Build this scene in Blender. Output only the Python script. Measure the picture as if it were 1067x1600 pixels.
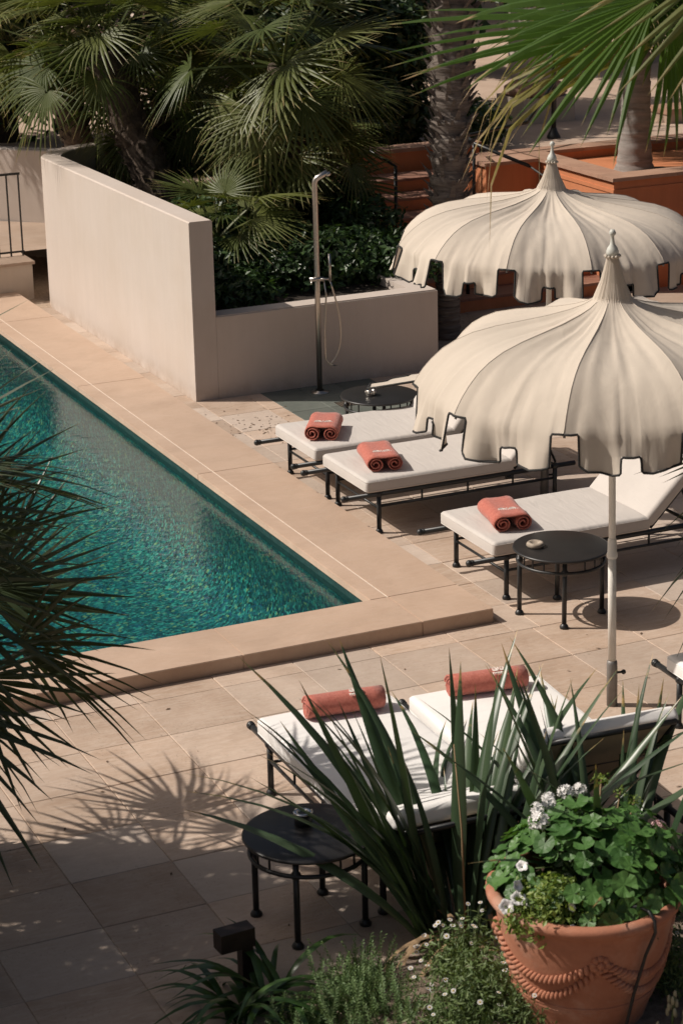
import bpy, bmesh, math, random
import numpy as np
from mathutils import Vector, Matrix, Euler
for o in list(bpy.data.objects): bpy.data.objects.remove(o)
SC = bpy.context.scene
COL = SC.collection
PI = math.pi
R = math.radians
random.seed(7)

# ------------------------------------------------------------------ camera
cam_d = bpy.data.cameras.new('camera'); cam = bpy.data.objects.new('camera', cam_d); COL.objects.link(cam)
pitch, roll, yaw = R(18.28), R(-1.30), R(24.06)
fw = Vector((math.sin(yaw)*math.cos(pitch), math.cos(yaw)*math.cos(pitch), -math.sin(pitch)))
ri = Vector((math.cos(yaw), -math.sin(yaw), 0)); up = ri.cross(fw)
r2 = ri*math.cos(roll) + up*math.sin(roll); u2 = -ri*math.sin(roll) + up*math.cos(roll)
m = Matrix((r2, u2, -fw)).transposed().to_4x4(); m.translation = (0, 0, 5.5)
cam.matrix_world = m
cam_d.sensor_fit = 'HORIZONTAL'; cam_d.sensor_width = 36; cam_d.lens = 3445/1067*36
cam_d.clip_start = 0.1; cam_d.clip_end = 400
cam_d.dof.use_dof = True; cam_d.dof.focus_distance = 16.5; cam_d.dof.aperture_fstop = 8.0
SC.camera = cam

# ------------------------------------------------------------------ light
SUN_AZ = Vector((-0.885, 0.466, 0)).normalized(); SUN_EL = R(45)
w = bpy.data.worlds.new('World'); SC.world = w; w.use_nodes = True
nt = w.node_tree; bg = nt.nodes['Background']
sky = nt.nodes.new('ShaderNodeTexSky'); sky.sky_type = 'NISHITA'; sky.sun_disc = False
sky.sun_elevation = SUN_EL; sky.sun_rotation = math.atan2(SUN_AZ.x, SUN_AZ.y)
sky.air_density = 1.0; sky.dust_density = 7.0; sky.ozone_density = 1.0
nt.links.new(sky.outputs[0], bg.inputs[0]); bg.inputs[1].default_value = 0.05
sd = bpy.data.lights.new('sun', 'SUN'); sd.energy = 4.25; sd.angle = R(0.53); sd.color = (1.0, 0.92, 0.83)
so = bpy.data.objects.new('sun', sd); COL.objects.link(so)
sdir = SUN_AZ*math.cos(SUN_EL) + Vector((0, 0, math.sin(SUN_EL)))
so.rotation_euler = sdir.to_track_quat('Z', 'Y').to_euler(); so.location = (-10, 20, 20)
vs = SC.view_settings; vs.view_transform = 'Standard'; vs.look = 'None'; vs.exposure = 0.0; vs.gamma = 1.0; vs.use_curve_mapping = False
SC.render.engine = 'CYCLES'
SC.cycles.max_bounces = 7; SC.cycles.transparent_max_bounces = 12; SC.cycles.diffuse_bounces = 4
SC.render.resolution_x = 682; SC.render.resolution_y = 1024

# ------------------------------------------------------------------ helpers
def tag(o, label=None, cat=None, group=None, kind=None):
    if label: o['label'] = label
    if cat: o['category'] = cat
    if group: o['group'] = group
    if kind: o['kind'] = kind
    return o

def thing(name, label, cat, loc=(0, 0, 0), rotz=0.0, group=None):
    o = bpy.data.objects.new(name, None); COL.objects.link(o); o.empty_display_size = 0.1
    o.location = loc; o.rotation_euler = (0, 0, rotz)
    return tag(o, label, cat, group)

def link(name, me, parent=None, loc=(0, 0, 0), rot=(0, 0, 0), scale=(1, 1, 1)):
    o = bpy.data.objects.new(name, me); COL.objects.link(o)
    o.parent = parent; o.location = loc; o.rotation_euler = rot; o.scale = scale
    return o

def copy_tree(o, parent=None):
    c = o.copy(); COL.objects.link(c); c.parent = parent
    for ch in list(o.children): copy_tree(ch, c)
    return c

class MB:
    def __init__(self): self.v = []; self.f = []; self.sm = []
    def add(self, vs, fs, smooth=False):
        b = len(self.v); self.v += [tuple(p) for p in vs]
        self.f += [tuple(i+b for i in f) for f in fs]; self.sm += [smooth]*len(fs); return self
    def box(self, x0, x1, y0, y1, z0, z1):
        vs = [(x, y, z) for x in (x0, x1) for y in (y0, y1) for z in (z0, z1)]
        return self.add(vs, [(0, 1, 3, 2), (4, 6, 7, 5), (0, 4, 5, 1), (2, 3, 7, 6), (0, 2, 6, 4), (1, 5, 7, 3)])
    def tube(self, pts, rad, n=8, cap=True, smooth=True, closed=False):
        pts = [Vector(p) for p in pts]; N = len(pts)
        rad = rad if isinstance(rad, (list, tuple)) else [rad]*N
        vs = []; up = None
        for i, p in enumerate(pts):
            if closed: t = pts[(i+1) % N]-pts[i-1]
            else: t = pts[min(i+1, N-1)]-pts[max(i-1, 0)]
            t = t.normalized() if t.length > 1e-9 else Vector((0, 0, 1))
            if up is None: up = Vector((0, 0, 1)) if abs(t.z) < .9 else Vector((1, 0, 0))
            s = t.cross(up); s = s.normalized() if s.length > 1e-6 else t.orthogonal().normalized()
            up = s.cross(t).normalized()
            for k in range(n):
                a = 2*PI*k/n; vs.append(p+(s*math.cos(a)+up*math.sin(a))*rad[i])
        fs = []
        for i in range(N if closed else N-1):
            for k in range(n):
                j = (i+1) % N
                fs.append((i*n+k, i*n+(k+1) % n, j*n+(k+1) % n, j*n+k))
        self.add(vs, fs, smooth)
        if cap and not closed:
            b = len(self.v)-len(vs)
            self.f.append(tuple(b+k for k in range(n))[::-1]); self.f.append(tuple(b+(N-1)*n+k for k in range(n))); self.sm += [False, False]
        return self
    def lathe(self, prof, n=24, c=(0, 0, 0), smooth=True):
        vs = []; fs = []
        for r, z in prof:
            for k in range(n):
                a = 2*PI*k/n; vs.append((c[0]+r*math.cos(a), c[1]+r*math.sin(a), c[2]+z))
        for i in range(len(prof)-1):
            for k in range(n): fs.append((i*n+k, i*n+(k+1) % n, (i+1)*n+(k+1) % n, (i+1)*n+k))
        return self.add(vs, fs, smooth)
    def ball(self, c, r, n=10, sx=1, sy=1, sz=1):
        prof = [(math.sin(PI*i/6)*r+1e-5, -math.cos(PI*i/6)*r) for i in range(7)]
        b = len(self.v); self.lathe(prof, n)
        for i in range(b, len(self.v)):
            x, y, z = self.v[i]; self.v[i] = (x*sx+c[0], y*sy+c[1], z*sz+c[2])
        return self
    def mesh(self, name, mat):
        me = bpy.data.meshes.new(name); me.from_pydata(self.v, [], self.f)
        me.polygons.foreach_set('use_smooth', self.sm); me.materials.append(mat); me.update(); return me
    def build(self, name, mat, parent=None, **k): return link(name, self.mesh(name, mat), parent, **k)

def np_mesh(name, V, F, mat, smooth=False, attr=None):
    """V (n,3) array, F (m,k) array of one polygon size"""
    V = np.asarray(V, dtype=np.float32); F = np.asarray(F, dtype=np.int32); k = F.shape[1]
    me = bpy.data.meshes.new(name); me.vertices.add(len(V)); me.vertices.foreach_set('co', V.ravel())
    me.loops.add(F.size); me.loops.foreach_set('vertex_index', F.ravel())
    me.polygons.add(len(F)); me.polygons.foreach_set('loop_start', np.arange(0, F.size, k, dtype=np.int32))
    me.polygons.foreach_set('use_smooth', np.full(len(F), smooth))
    if attr is not None:
        a = me.attributes.new('tip', 'FLOAT', 'POINT'); a.data.foreach_set('value', np.asarray(attr, dtype=np.float32))
    me.update(calc_edges=True); me.validate(); me.materials.append(mat); return me

def rounded_box(L, W, T, r, puff=0.0, nx=16, ny=10, wr=0.0, seed=0):
    """soft cushion, x 0..L, y -W/2..W/2, z 0..T"""
    def dense(n, half):
        e = [half, half-r*.12, half-r*.4, half-r*.8]
        inn = [(-1+2*i/n)*(half-r*1.05) for i in range(n+1)]
        return sorted([-q for q in e]+inn+e)
    xs, ys, zs = dense(nx, L/2), dense(ny, W/2), dense(2, T/2)
    V = []; F = []; idx = {}
    rnd = random.Random(seed); ph = [rnd.uniform(0, 6) for _ in range(6)]
    def vid(x, y, z):
        key = (round(x, 6), round(y, 6), round(z, 6))
        if key not in idx:
            p = Vector((x, y, z)); q = Vector((max(-L/2+r, min(L/2-r, x)), max(-W/2+r, min(W/2-r, y)), max(-T/2+r, min(T/2-r, z))))
            d = p-q
            if d.length > 1e-9: p = q+d.normalized()*r
            if puff:
                k = (1-(2*x/L)**4)*(1-(2*y/W)**4)
                p.z += puff*k*(1 if z > 0 else -.2)
            if wr and z > 0:
                p.z += wr*(math.sin(9*x+ph[0])*math.sin(7*y+ph[1])+.6*math.sin(21*x+5*y+ph[2])+.5*math.sin(17*y-8*x+ph[3]))
            idx[key] = len(V); V.append((p.x+L/2, p.y, p.z+T/2))
        return idx[key]
    def face(A, B, f):
        for i in range(len(A)-1):
            for j in range(len(B)-1): F.append((f(A[i], B[j]), f(A[i+1], B[j]), f(A[i+1], B[j+1]), f(A[i], B[j+1])))
    face(xs, ys, lambda a, b: vid(a, b, T/2)); face(ys, xs, lambda a, b: vid(b, a, -T/2))
    face(ys, zs, lambda a, b: vid(L/2, a, b)); face(zs, ys, lambda a, b: vid(-L/2, b, a))
    face(zs, xs, lambda a, b: vid(b, W/2, a)); face(xs, zs, lambda a, b: vid(a, -W/2, b))
    return MB().add(V, F, True)

# ------------------------------------------------------------------ materials
def nodes(name):
    m = bpy.data.materials.new(name); m.use_nodes = True; t = m.node_tree
    return m, t, t.nodes['Principled BSDF']
def N(t, kind, **kw):
    n = t.nodes.new(kind)
    for k, v in kw.items():
        if k in n.inputs: n.inputs[k].default_value = v
        else: setattr(n, k, v)
    return n
def L_(t, a, b): t.links.new(a, b)
def ramp(t, fac, stops):
    r = t.nodes.new('ShaderNodeValToRGB'); e = r.color_ramp.elements
    while len(e) < len(stops): e.new(.5)
    for q, (p, c) in zip(e, stops): q.position = p; q.color = (*c, 1) if len(c) == 3 else c
    L_(t, fac, r.inputs[0]); return r.outputs[0]
def mixc(t, fac, a, b, mode='MIX'):
    n = t.nodes.new('ShaderNodeMix'); n.data_type = 'RGBA'; n.blend_type = mode
    for s, v in ((0, fac), (6, a), (7, b)):
        if hasattr(v, 'is_linked'): L_(t, v, n.inputs[s])
        else: n.inputs[s].default_value = v if s == 0 else (*v, 1)
    return n.outputs[2]
def math_(t, op, a, b=None, c=None):
    n = t.nodes.new('ShaderNodeMath'); n.operation = op
    for i, v in enumerate((a, b, c)):
        if v is None: continue
        if hasattr(v, 'is_linked'): L_(t, v, n.inputs[i])
        else: n.inputs[i].default_value = v
    return n.outputs[0]
def pos(t): return t.nodes.new('ShaderNodeNewGeometry').outputs['Position']
def objco(t): return t.nodes.new('ShaderNodeTexCoord').outputs['Object']
def noise(t, co, scale, detail=4, rough=.55, dist=0.0):
    n = N(t, 'ShaderNodeTexNoise', Scale=scale, Detail=detail, Roughness=rough, Distortion=dist); L_(t, co, n.inputs['Vector']); return n.outputs['Fac']
def bump(t, b, h, strength=.3, dist=.01):
    n = N(t, 'ShaderNodeBump', Strength=strength, Distance=dist); L_(t, h, n.inputs['Height']); L_(t, n.outputs[0], b.inputs['Normal']); return n
def objrand(t): return t.nodes.new('ShaderNodeObjectInfo').outputs['Random']

def basic(name, col, rough=.6, metal=0.0, var=.12, scale=20, bmp=.15, bd=.003, co='pos', spec=.5):
    m, t, b = nodes(name); c = pos(t) if co == 'pos' else objco(t)
    f = noise(t, c, scale)
    dark = tuple(x*(1-var) for x in col); lite = tuple(min(1, x*(1+var)) for x in col)
    L_(t, ramp(t, f, [(.3, dark), (.7, lite)]), b.inputs['Base Color'])
    b.inputs['Roughness'].default_value = rough; b.inputs['Metallic'].default_value = metal; b.inputs['Specular IOR Level'].default_value = spec
    if bmp: bump(t, b, noise(t, c, scale*3, 5), bmp, bd)
    return m

def stone_mat(name, cols, pit=.5, scale=1.0, rough=.75, randv=.22, vein=.35, hue=None):
    """travertine like stone: per-piece tone, soft clouds, fine pits"""
    m, t, b = nodes(name); p = pos(t)
    c1 = ramp(t, noise(t, p, 2.3*scale, 6, .6, .4), [(.3, cols[0]), (.5, cols[1]), (.72, cols[2])])
    st = N(t, 'ShaderNodeMapping'); st.inputs['Scale'].default_value = (3*scale, 14*scale, 3); L_(t, p, st.inputs[0])
    veins = noise(t, st.outputs[0], 2.0, 6, .65, 1.2)
    c2 = mixc(t, math_(t, 'MULTIPLY', ramp(t, veins, [(.45, (0, 0, 0)), (.75, (1, 1, 1))]), vein), c1, cols[3])
    if hue: c2 = mixc(t, math_(t, 'MULTIPLY', ramp(t, math_(t, 'FRACT', math_(t, 'MULTIPLY', objrand(t), 7.31)), [(.2, (0, 0, 0)), (.9, (1, 1, 1))]), .55), c2, hue)
    rv = math_(t, 'MULTIPLY_ADD', objrand(t), randv, 1-randv*.6)
    c3 = mixc(t, 1.0, c2, rv, 'MULTIPLY')
    fine = noise(t, p, 48, 8, .8)
    pits = ramp(t, fine, [(.34, (1, 1, 1)), (.44, (0, 0, 0))])
    patch = ramp(t, noise(t, p, 3.1, 3), [(.42, (0, 0, 0)), (.62, (1, 1, 1))])
    pm = math_(t, 'MULTIPLY', math_(t, 'MULTIPLY', pits, patch), pit)
    c3 = mixc(t, math_(t, 'MULTIPLY', noise(t, p, 26, 8, .8), vein), c3, mixc(t, 1.0, c3, (.62, .58, .55), 'MULTIPLY'))
    c4 = mixc(t, pm, c3, tuple(x*.4 for x in cols[0]))
    grime = ramp(t, noise(t, p, 1.1, 5, .7, .6), [(.46, (0, 0, 0)), (.74, (1, 1, 1))])
    c5 = mixc(t, math_(t, 'MULTIPLY', grime, .30), c4, tuple(x*.55 for x in cols[0]))
    L_(t, c5, b.inputs['Base Color']); b.inputs['Roughness'].default_value = rough
    h = math_(t, 'SUBTRACT', math_(t, 'MULTIPLY', noise(t, p, 30, 6, .7), .5), pm)
    bump(t, b, h, .35, .004)
    return m

M = {}
M['paving'] = stone_mat('paving_stone', [(.43, .305, .22), (.525, .39, .295), (.59, .455, .36), (.68, .575, .48)], 1.0, randv=.30, vein=.6, hue=(.60, .525, .46))
M['grout'] = basic('grout', (.38, .285, .21), .95, var=.3, scale=30, bmp=.6)
M['coping'] = stone_mat('coping_stone', [(.50, .355, .26), (.54, .39, .29), (.58, .425, .32), (.62, .49, .39)], .35, rough=.6, randv=.07, vein=.34)
M['white_grout'] = basic('white_grout', (.70, .60, .50), .9)
M['slate'] = stone_mat('slate', [(.10, .115, .10), (.135, .15, .13), (.17, .185, .16), (.20, .21, .18)], .2, rough=.55)
M['drain'] = basic('drain_metal', (.16, .13, .10), .5, .6)

def plaster(name, col, streak=.10):
    m, t, b = nodes(name); p = pos(t)
    st = N(t, 'ShaderNodeMapping'); st.inputs['Scale'].default_value = (5, 5, .55); L_(t, p, st.inputs[0])
    f = noise(t, st.outputs[0], 2.2, 6, .65); g = noise(t, p, 1.4, 5, .6)
    c = ramp(t, f, [(.3, tuple(x*(1-streak) for x in col)), (.7, col)])
    c = mixc(t, math_(t, 'MULTIPLY', ramp(t, g, [(.42, (0, 0, 0)), (.75, (1, 1, 1))]), .5), c, tuple(x*y for x, y in zip(col, (.86, .82, .76))))
    # splash-back dirt in the lowest 20 cm, broken up
    sp = N(t, 'ShaderNodeSeparateXYZ'); L_(t, p, sp.inputs[0])
    low = math_(t, 'MULTIPLY', ramp(t, sp.outputs[2], [(.0, (1, 1, 1)), (.16, (0, 0, 0))]), ramp(t, noise(t, p, 7, 5, .7), [(.35, (0, 0, 0)), (.65, (1, 1, 1))]))
    c = mixc(t, math_(t, 'MULTIPLY', low, .55), c, tuple(x*y for x, y in zip(col, (.6, .5, .4))))
    L_(t, c, b.inputs['Base Color']); b.inputs['Roughness'].default_value = .9; b.inputs['Specular IOR Level'].default_value = .2
    bump(t, b, noise(t, p, 38, 6, .65), .22, .006)
    return m
M['plaster'] = plaster('white_plaster', (.57, .495, .44), .06)
M['plaster_cream'] = plaster('cream_plaster', (.62, .53, .44))
M['terra_wall'] = plaster('terracotta_plaster', (.60, .235, .115), .14)
M['terra_cap'] = stone_mat('terracotta_coping', [(.36, .20, .14), (.44, .26, .18), (.50, .31, .22), (.55, .37, .28)], .3, randv=.25)
M['terra_tread'] = stone_mat('terracotta_tread', [(.26, .12, .08), (.34, .165, .11), (.42, .22, .15), (.48, .30, .22)], .3, randv=.3)
M['plaza'] = stone_mat('plaza_stone', [(.44, .32, .24), (.50, .37, .28), (.55, .42, .33), (.60, .48, .39)], .3)
M['soil'] = None
M['black'] = basic('black_metal', (.016, .017, .018), .42, .0, var=.3, scale=60, bmp=.05, bd=.001)
M['table_top'] = basic('black_table_top', (.018, .017, .017), .38, .0, var=.15, scale=8, bmp=.02, bd=.0006)
M['dark_iron'] = basic('dark_iron', (.03, .028, .026), .55, .3, var=.3, scale=40)
M['steel'] = basic('brushed_steel', (.50, .47, .43), .28, 1.0, var=.08, scale=60, bmp=.04, bd=.0005)
M['pole'] = basic('white_pole', (.72, .69, .63), .45, 0, var=.05, scale=15, bmp=.03)
M['socket'] = basic('grey_socket', (.22, .21, .20), .5, .4, var=.15)

def fabric(name, col, wrinkle=.25, weave=400, rough=.9, ws=7.0, stretch=(1, 1, 1), transl=0.0):
    m, t, b = nodes(name); p = objco(t)
    mp = N(t, 'ShaderNodeMapping'); mp.inputs['Scale'].default_value = stretch; L_(t, p, mp.inputs[0])
    c = ramp(t, noise(t, p, 3.0, 4), [(.3, tuple(x*.93 for x in col)), (.7, tuple(min(1, x*1.03) for x in col))])
    L_(t, c, b.inputs['Base Color']); b.inputs['Roughness'].default_value = rough; b.inputs['Specular IOR Level'].default_value = .25
    b.inputs['Sheen Weight'].default_value = .08
    h = math_(t, 'ADD', math_(t, 'MULTIPLY', noise(t, mp.outputs[0], ws, 3, .5, .6), 1.0), math_(t, 'MULTIPLY', noise(t, p, weave, 2), .035))
    bump(t, b, h, wrinkle, .03)
    if transl:
        out = t.nodes['Material Output']; tr = N(t, 'ShaderNodeBsdfTranslucent'); L_(t, c, tr.inputs[0])
        mx = N(t, 'ShaderNodeMixShader'); mx.inputs[0].default_value = transl; L_(t, b.outputs[0], mx.inputs[1]); L_(t, tr.outputs[0], mx.inputs[2]); L_(t, mx.outputs[0], out.inputs[0])
    return m
M['cushion_grey'] = fabric('cushion_pale_grey', (.54, .50, .465), .22, ws=6, stretch=(3.0, .8, 1))
M['cushion_white'] = fabric('cushion_white', (.80, .78, .755), .2, ws=6, stretch=(3.0, .8, 1))
M['canopy'] = fabric('canopy_canvas', (.585, .515, .435), .20, ws=4.0, stretch=(1.6, 1.6, .5), transl=.10)
M['piping'] = basic('black_piping', (.02, .019, .018), .8)
M['backing'] = fabric('backrest_mesh', (.42, .34, .24), .05, ws=30)
def terry():
    m, t, b = nodes('terry_towel'); p = objco(t)
    c = ramp(t, noise(t, p, 55, 5, .7), [(.3, (.40, .105, .075)), (.7, (.56, .19, .14))])
    L_(t, c, b.inputs['Base Color']); b.inputs['Roughness'].default_value = 1; b.inputs['Specular IOR Level'].default_value = .1
    b.inputs['Sheen Weight'].default_value = .25
    bump(t, b, math_(t, 'ADD', noise(t, p, 220, 3, .7), math_(t, 'MULTIPLY', noise(t, p, 18, 3), 1.2)), .7, .006); return m
M['towel'] = terry()
M['thread'] = basic('white_thread', (.80, .76, .70), .8)

def leaf_mat(name, a, b_, tip=None, transl=.3, rough=.42, island=False, spec=.5, gloss_bump=0.0, tipstart=.6):
    m, t, b = nodes(name)
    rnd = t.nodes.new('ShaderNodeNewGeometry').outputs['Random Per Island'] if island else objrand(t)
    f = math_(t, 'ADD', math_(t, 'MULTIPLY', rnd, .7), math_(t, 'MULTIPLY', noise(t, pos(t), 9, 3), .3))
    c = ramp(t, f, [(.1, a), (.9, b_)])
    if tip:
        at = t.nodes.new('ShaderNodeAttribute'); at.attribute_name = 'tip'
        tf = ramp(t, math_(t, 'ADD', at.outputs['Fac'], math_(t, 'MULTIPLY', math_(t, 'SUBTRACT', noise(t, pos(t), 14, 3), .5), .5)), [(tipstart, (0, 0, 0)), (min(1, tipstart+.3), (1, 1, 1))])
        c = mixc(t, tf, c, tip)
    L_(t, c, b.inputs['Base Color']); b.inputs['Roughness'].default_value = rough; b.inputs['Specular IOR Level'].default_value = spec
    if transl:
        out = t.nodes['Material Output']; tr = N(t, 'ShaderNodeBsdfTranslucent')
        L_(t, mixc(t, 1.0, c, (1.3, 1.35, .6), 'MULTIPLY'), tr.inputs[0])
        mx = N(t, 'ShaderNodeMixShader'); mx.inputs[0].default_value = transl
        L_(t, b.outputs[0], mx.inputs[1]); L_(t, tr.outputs[0], mx.inputs[2]); L_(t, mx.outputs[0], out.inputs[0])
    return m
M['fan_leaf'] = leaf_mat('fan_palm_leaf', (.055, .078, .018), (.14, .155, .045), (.36, .27, .12), .25, .45, tipstart=.78, spec=.35)
M['near_leaf'] = leaf_mat('near_palm_leaf', (.035, .055, .024), (.08, .10, .05), (.32, .25, .15), .15, .36, tipstart=.9)
M['big_leaf'] = leaf_mat('broad_fan_leaf', (.05, .105, .012), (.10, .17, .03), (.42, .30, .18), .38, .32, tipstart=.86)
M['old_leaf'] = leaf_mat('yellowing_fan_leaf', (.13, .14, .025), (.20, .17, .03), (.45, .33, .20), .3, .4, tipstart=.62)
M['flax'] = leaf_mat('flax_leaf', (.03, .06, .028), (.075, .115, .06), (.36, .24, .10), .15, .36, tipstart=.9)
M['strap'] = leaf_mat('strap_leaf', (.025, .06, .015), (.05, .10, .025), None, .2, .3)
M['geranium'] = leaf_mat('geranium_leaf', (.045, .12, .026), (.10, .215, .05), None, .22, .5)
M['petunia_leaf'] = leaf_mat('petunia_leaf', (.09, .17, .03), (.24, .30, .06), None, .25, .5, island=True)
M['daisy_leaf'] = leaf_mat('fleabane_leaf', (.075, .13, .035), (.17, .23, .085), None, .22, .55, island=True)
M['rosemary'] = leaf_mat('rosemary_leaf', (.08, .15, .05), (.18, .26, .10), None, .15, .6, island=True)
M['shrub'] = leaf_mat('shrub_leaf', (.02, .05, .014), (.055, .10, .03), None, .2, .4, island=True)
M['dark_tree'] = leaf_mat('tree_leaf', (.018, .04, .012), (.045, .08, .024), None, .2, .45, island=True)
M['petal'] = basic('white_petal', (.80, .78, .76), .7, var=.05, bmp=0)
M['pink_petal'] = basic('pink_petal', (.75, .50, .50), .7, var=.1, bmp=0)
M['yellow'] = basic('yellow_disc', (.55, .36, .05), .8, bmp=0)
M['stem'] = basic('green_stem', (.10, .14, .04), .6, bmp=0)
M['dry'] = basic('dry_stem', (.30, .20, .11), .8, bmp=0)
M['fibre'] = basic('palm_fibre', (.10, .065, .042), .95, var=.55, scale=26, bmp=1, bd=.03)
M['ring_trunk'] = None
def terracotta():
    m, t, b = nodes('terracotta_pot'); p = objco(t)
    c = ramp(t, noise(t, p, 4, 6, .65), [(.25, (.30, .115, .065)), (.5, (.40, .165, .095)), (.75, (.47, .23, .15))])
    c = mixc(t, math_(t, 'MULTIPLY', ramp(t, noise(t, p, 2.1, 6, .7, .5), [(.48, (0, 0, 0)), (.70, (1, 1, 1))]), .55), c, (.56, .43, .35))
    c = mixc(t, math_(t, 'MULTIPLY', ramp(t, noise(t, p, 9, 6, .75), [(.52, (0, 0, 0)), (.72, (1, 1, 1))]), .35), c, (.22, .10, .06))
    L_(t, c, b.inputs['Base Color']); b.inputs['Roughness'].default_value = .85; bump(t, b, noise(t, p, 45, 5, .7), .3, .006); return m
M['terracotta'] = terracotta()
def bark(name, cols, sc=(6, 6, 30), bm=.8, bd=.02):
    m, t, b = nodes(name); p = pos(t)
    mp = N(t, 'ShaderNodeMapping'); mp.inputs['Scale'].default_value = sc; L_(t, p, mp.inputs[0])
    f = noise(t, mp.outputs[0], 1.0, 7, .7, .5)
    L_(t, ramp(t, f, [(.3, cols[0]), (.5, cols[1]), (.72, cols[2])]), b.inputs['Base Color']); b.inputs['Roughness'].default_value = .95
    bump(t, b, f, bm, bd); return m
M['ring_trunk'] = bark('ringed_trunk', [(.07, .055, .045), (.16, .13, .11), (.27, .235, .20)], (5, 5, 40))
M['grey_trunk'] = bark('smooth_grey_trunk', [(.17, .15, .135), (.27, .245, .225), (.34, .31, .29)], (3, 3, 22), .5, .01)
M['brown_trunk'] = bark('brown_trunk', [(.035, .024, .016), (.085, .06, .042), (.17, .125, .09)], (14, 14, 9), 1, .03)
def soil(name, cols):
    m, t, b = nodes(name); p = pos(t)
    f = noise(t, p, 22, 8, .75)
    L_(t, ramp(t, f, [(.3, cols[0]), (.5, cols[1]), (.7, cols[2])]), b.inputs['Base Color']); b.inputs['Roughness'].default_value = 1
    bump(t, b, math_(t, 'ADD', f, noise(t, p, 90, 4, .7)), .9, .03); return m
M['soil'] = soil('garden_soil', [(.14, .10, .075), (.30, .225, .17), (.44, .35, .28)])
M['dark_soil'] = soil('dark_soil', [(.02, .015, .01), (.045, .033, .024), (.09, .065, .045)])
M['gravel_soil'] = soil('planter_soil', [(.08, .05, .035), (.18, .115, .08), (.30, .20, .14)])
# ================================================================== SETTING
PX0, PX1, PY0, PY1 = -1.2, 6.05, 13.07, 23.35      # pool basin
g = MB()
gz = -0.007; B_ = 160
for (a, b, c, d) in ((-B_, PX0-.02, -B_, B_), (PX1+.02, B_, -B_, B_), (PX0-.02, PX1+.02, -B_, PY0-.02), (PX0-.02, PX1+.02, PY1+.02, B_)):
    g.add([(a, c, gz), (b, c, gz), (b, d, gz), (a, d, gz)], [(0, 1, 2, 3)])
terrace = tag(g.build('ground', M['grout']), kind='structure')

def slab_mesh(name, mat, bev=.007, t=.03):
    b = bev
    vs = [(-.5, -.5, -t), (.5, -.5, -t), (.5, .5, -t), (-.5, .5, -t), (-.5, -.5, -b*.5), (.5, -.5, -b*.5), (.5, .5, -b*.5), (-.5, .5, -b*.5),
          (-.5+b, -.5+b, 0), (.5-b, -.5+b, 0), (.5-b, .5-b, 0), (-.5+b, .5-b, 0)]
    fs = [(0, 1, 5, 4), (1, 2, 6, 5), (2, 3, 7, 6), (3, 0, 4, 7), (4, 5, 9, 8), (5, 6, 10, 9), (6, 7, 11, 10), (7, 4, 8, 11), (8, 9, 10, 11)]
    return MB().add(vs, fs).mesh(name, mat)
stone_me = slab_mesh('paving_stone', M['paving']); slate_me = slab_mesh('slate_tile', M['slate'])
pr_ = random.Random(3)
def stone(x0, x1, y0, y1, me=stone_me, name='paving_stone', z=0.0, gap=.0035, parent=None):
    if x1-x0 < .03 or y1-y0 < .03: return
    link(name, me, parent or terrace, ((x0+x1)/2, (y0+y1)/2, z+pr_.uniform(-.0015, .0015)), (pr_.uniform(-.002, .002), pr_.uniform(-.002, .002), 0), (x1-x0-gap, y1-y0-gap, 1))
# near terrace: narrow row against the coping, then a square grid
xs = [3.49+.567*k for k in range(-4, 13)]
for i in range(len(xs)-1):
    if xs[i] < 6.72: stone(xs[i], min(xs[i+1], 6.75), 12.29, 12.506)
    else: pass
stone(6.75, 6.95, 12.29, 12.78)
y = 12.29
for r_ in range(9):
    y2 = y-(.55 if r_ == 0 else .525)
    for i in range(len(xs)-1): stone(xs[i], xs[i+1], y2, y)
    y = y2
# strip along the pool's long side, in front of the tall wall too
ys = [12.78+.49*k for k in range(0, 24)]
SLX0, SLX1, SLY0, SLY1 = 7.60, 8.75, 17.70, 18.86
for j in range(len(ys)-1):
    if ys[j] < 23.3: stone(6.716, 6.95, ys[j], min(ys[j+1], 23.4))
xr = [6.95, 7.45, 8.0, 8.56, 9.13, 9.7, 10.27, 10.85]
rows = [12.29]+[12.78+.49*k for k in range(0, 10)]+[17.70, 18.28, 18.86]
rows = [q for q in rows if q < 17.6]+[17.70, 18.28, 18.86]
for j in range(len(rows)-1):
    for i in range(len(xr)-1):
        a, b = xr[i], xr[i+1]
        if rows[j] >= 17.69:
            if b <= SLX0+.02: pass
            elif a < SLX0 < b: b = SLX0
            elif a >= SLX0 and a < SLX1:
                if b <= SLX1: continue
                a = SLX1
            if i == 1: b = SLX0
            if i == 2: continue
        stone(a, b, rows[j], rows[j+1])
for j in range(3):
    for i in range(3):
        stone(SLX0+(SLX1-SLX0)/3*i, SLX0+(SLX1-SLX0)/3*(i+1), SLY0+(SLY1-SLY0)/3*j, SLY0+(SLY1-SLY0)/3*(j+1), slate_me, 'slate_tile')
dr = thing('floor_drain', 'small square metal drain grate let into the grey slate by the shower', 'drain', (8.16, 18.12, .002))
MB().box(-.085, .085, -.085, .085, -.006, .002).build('drain_frame', M['steel'], dr)
for k in range(5): MB().box(-.065+.028*k, -.052+.028*k, -.07, .07, .002, .005).build('grate_bar', M['drain'], dr)

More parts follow.
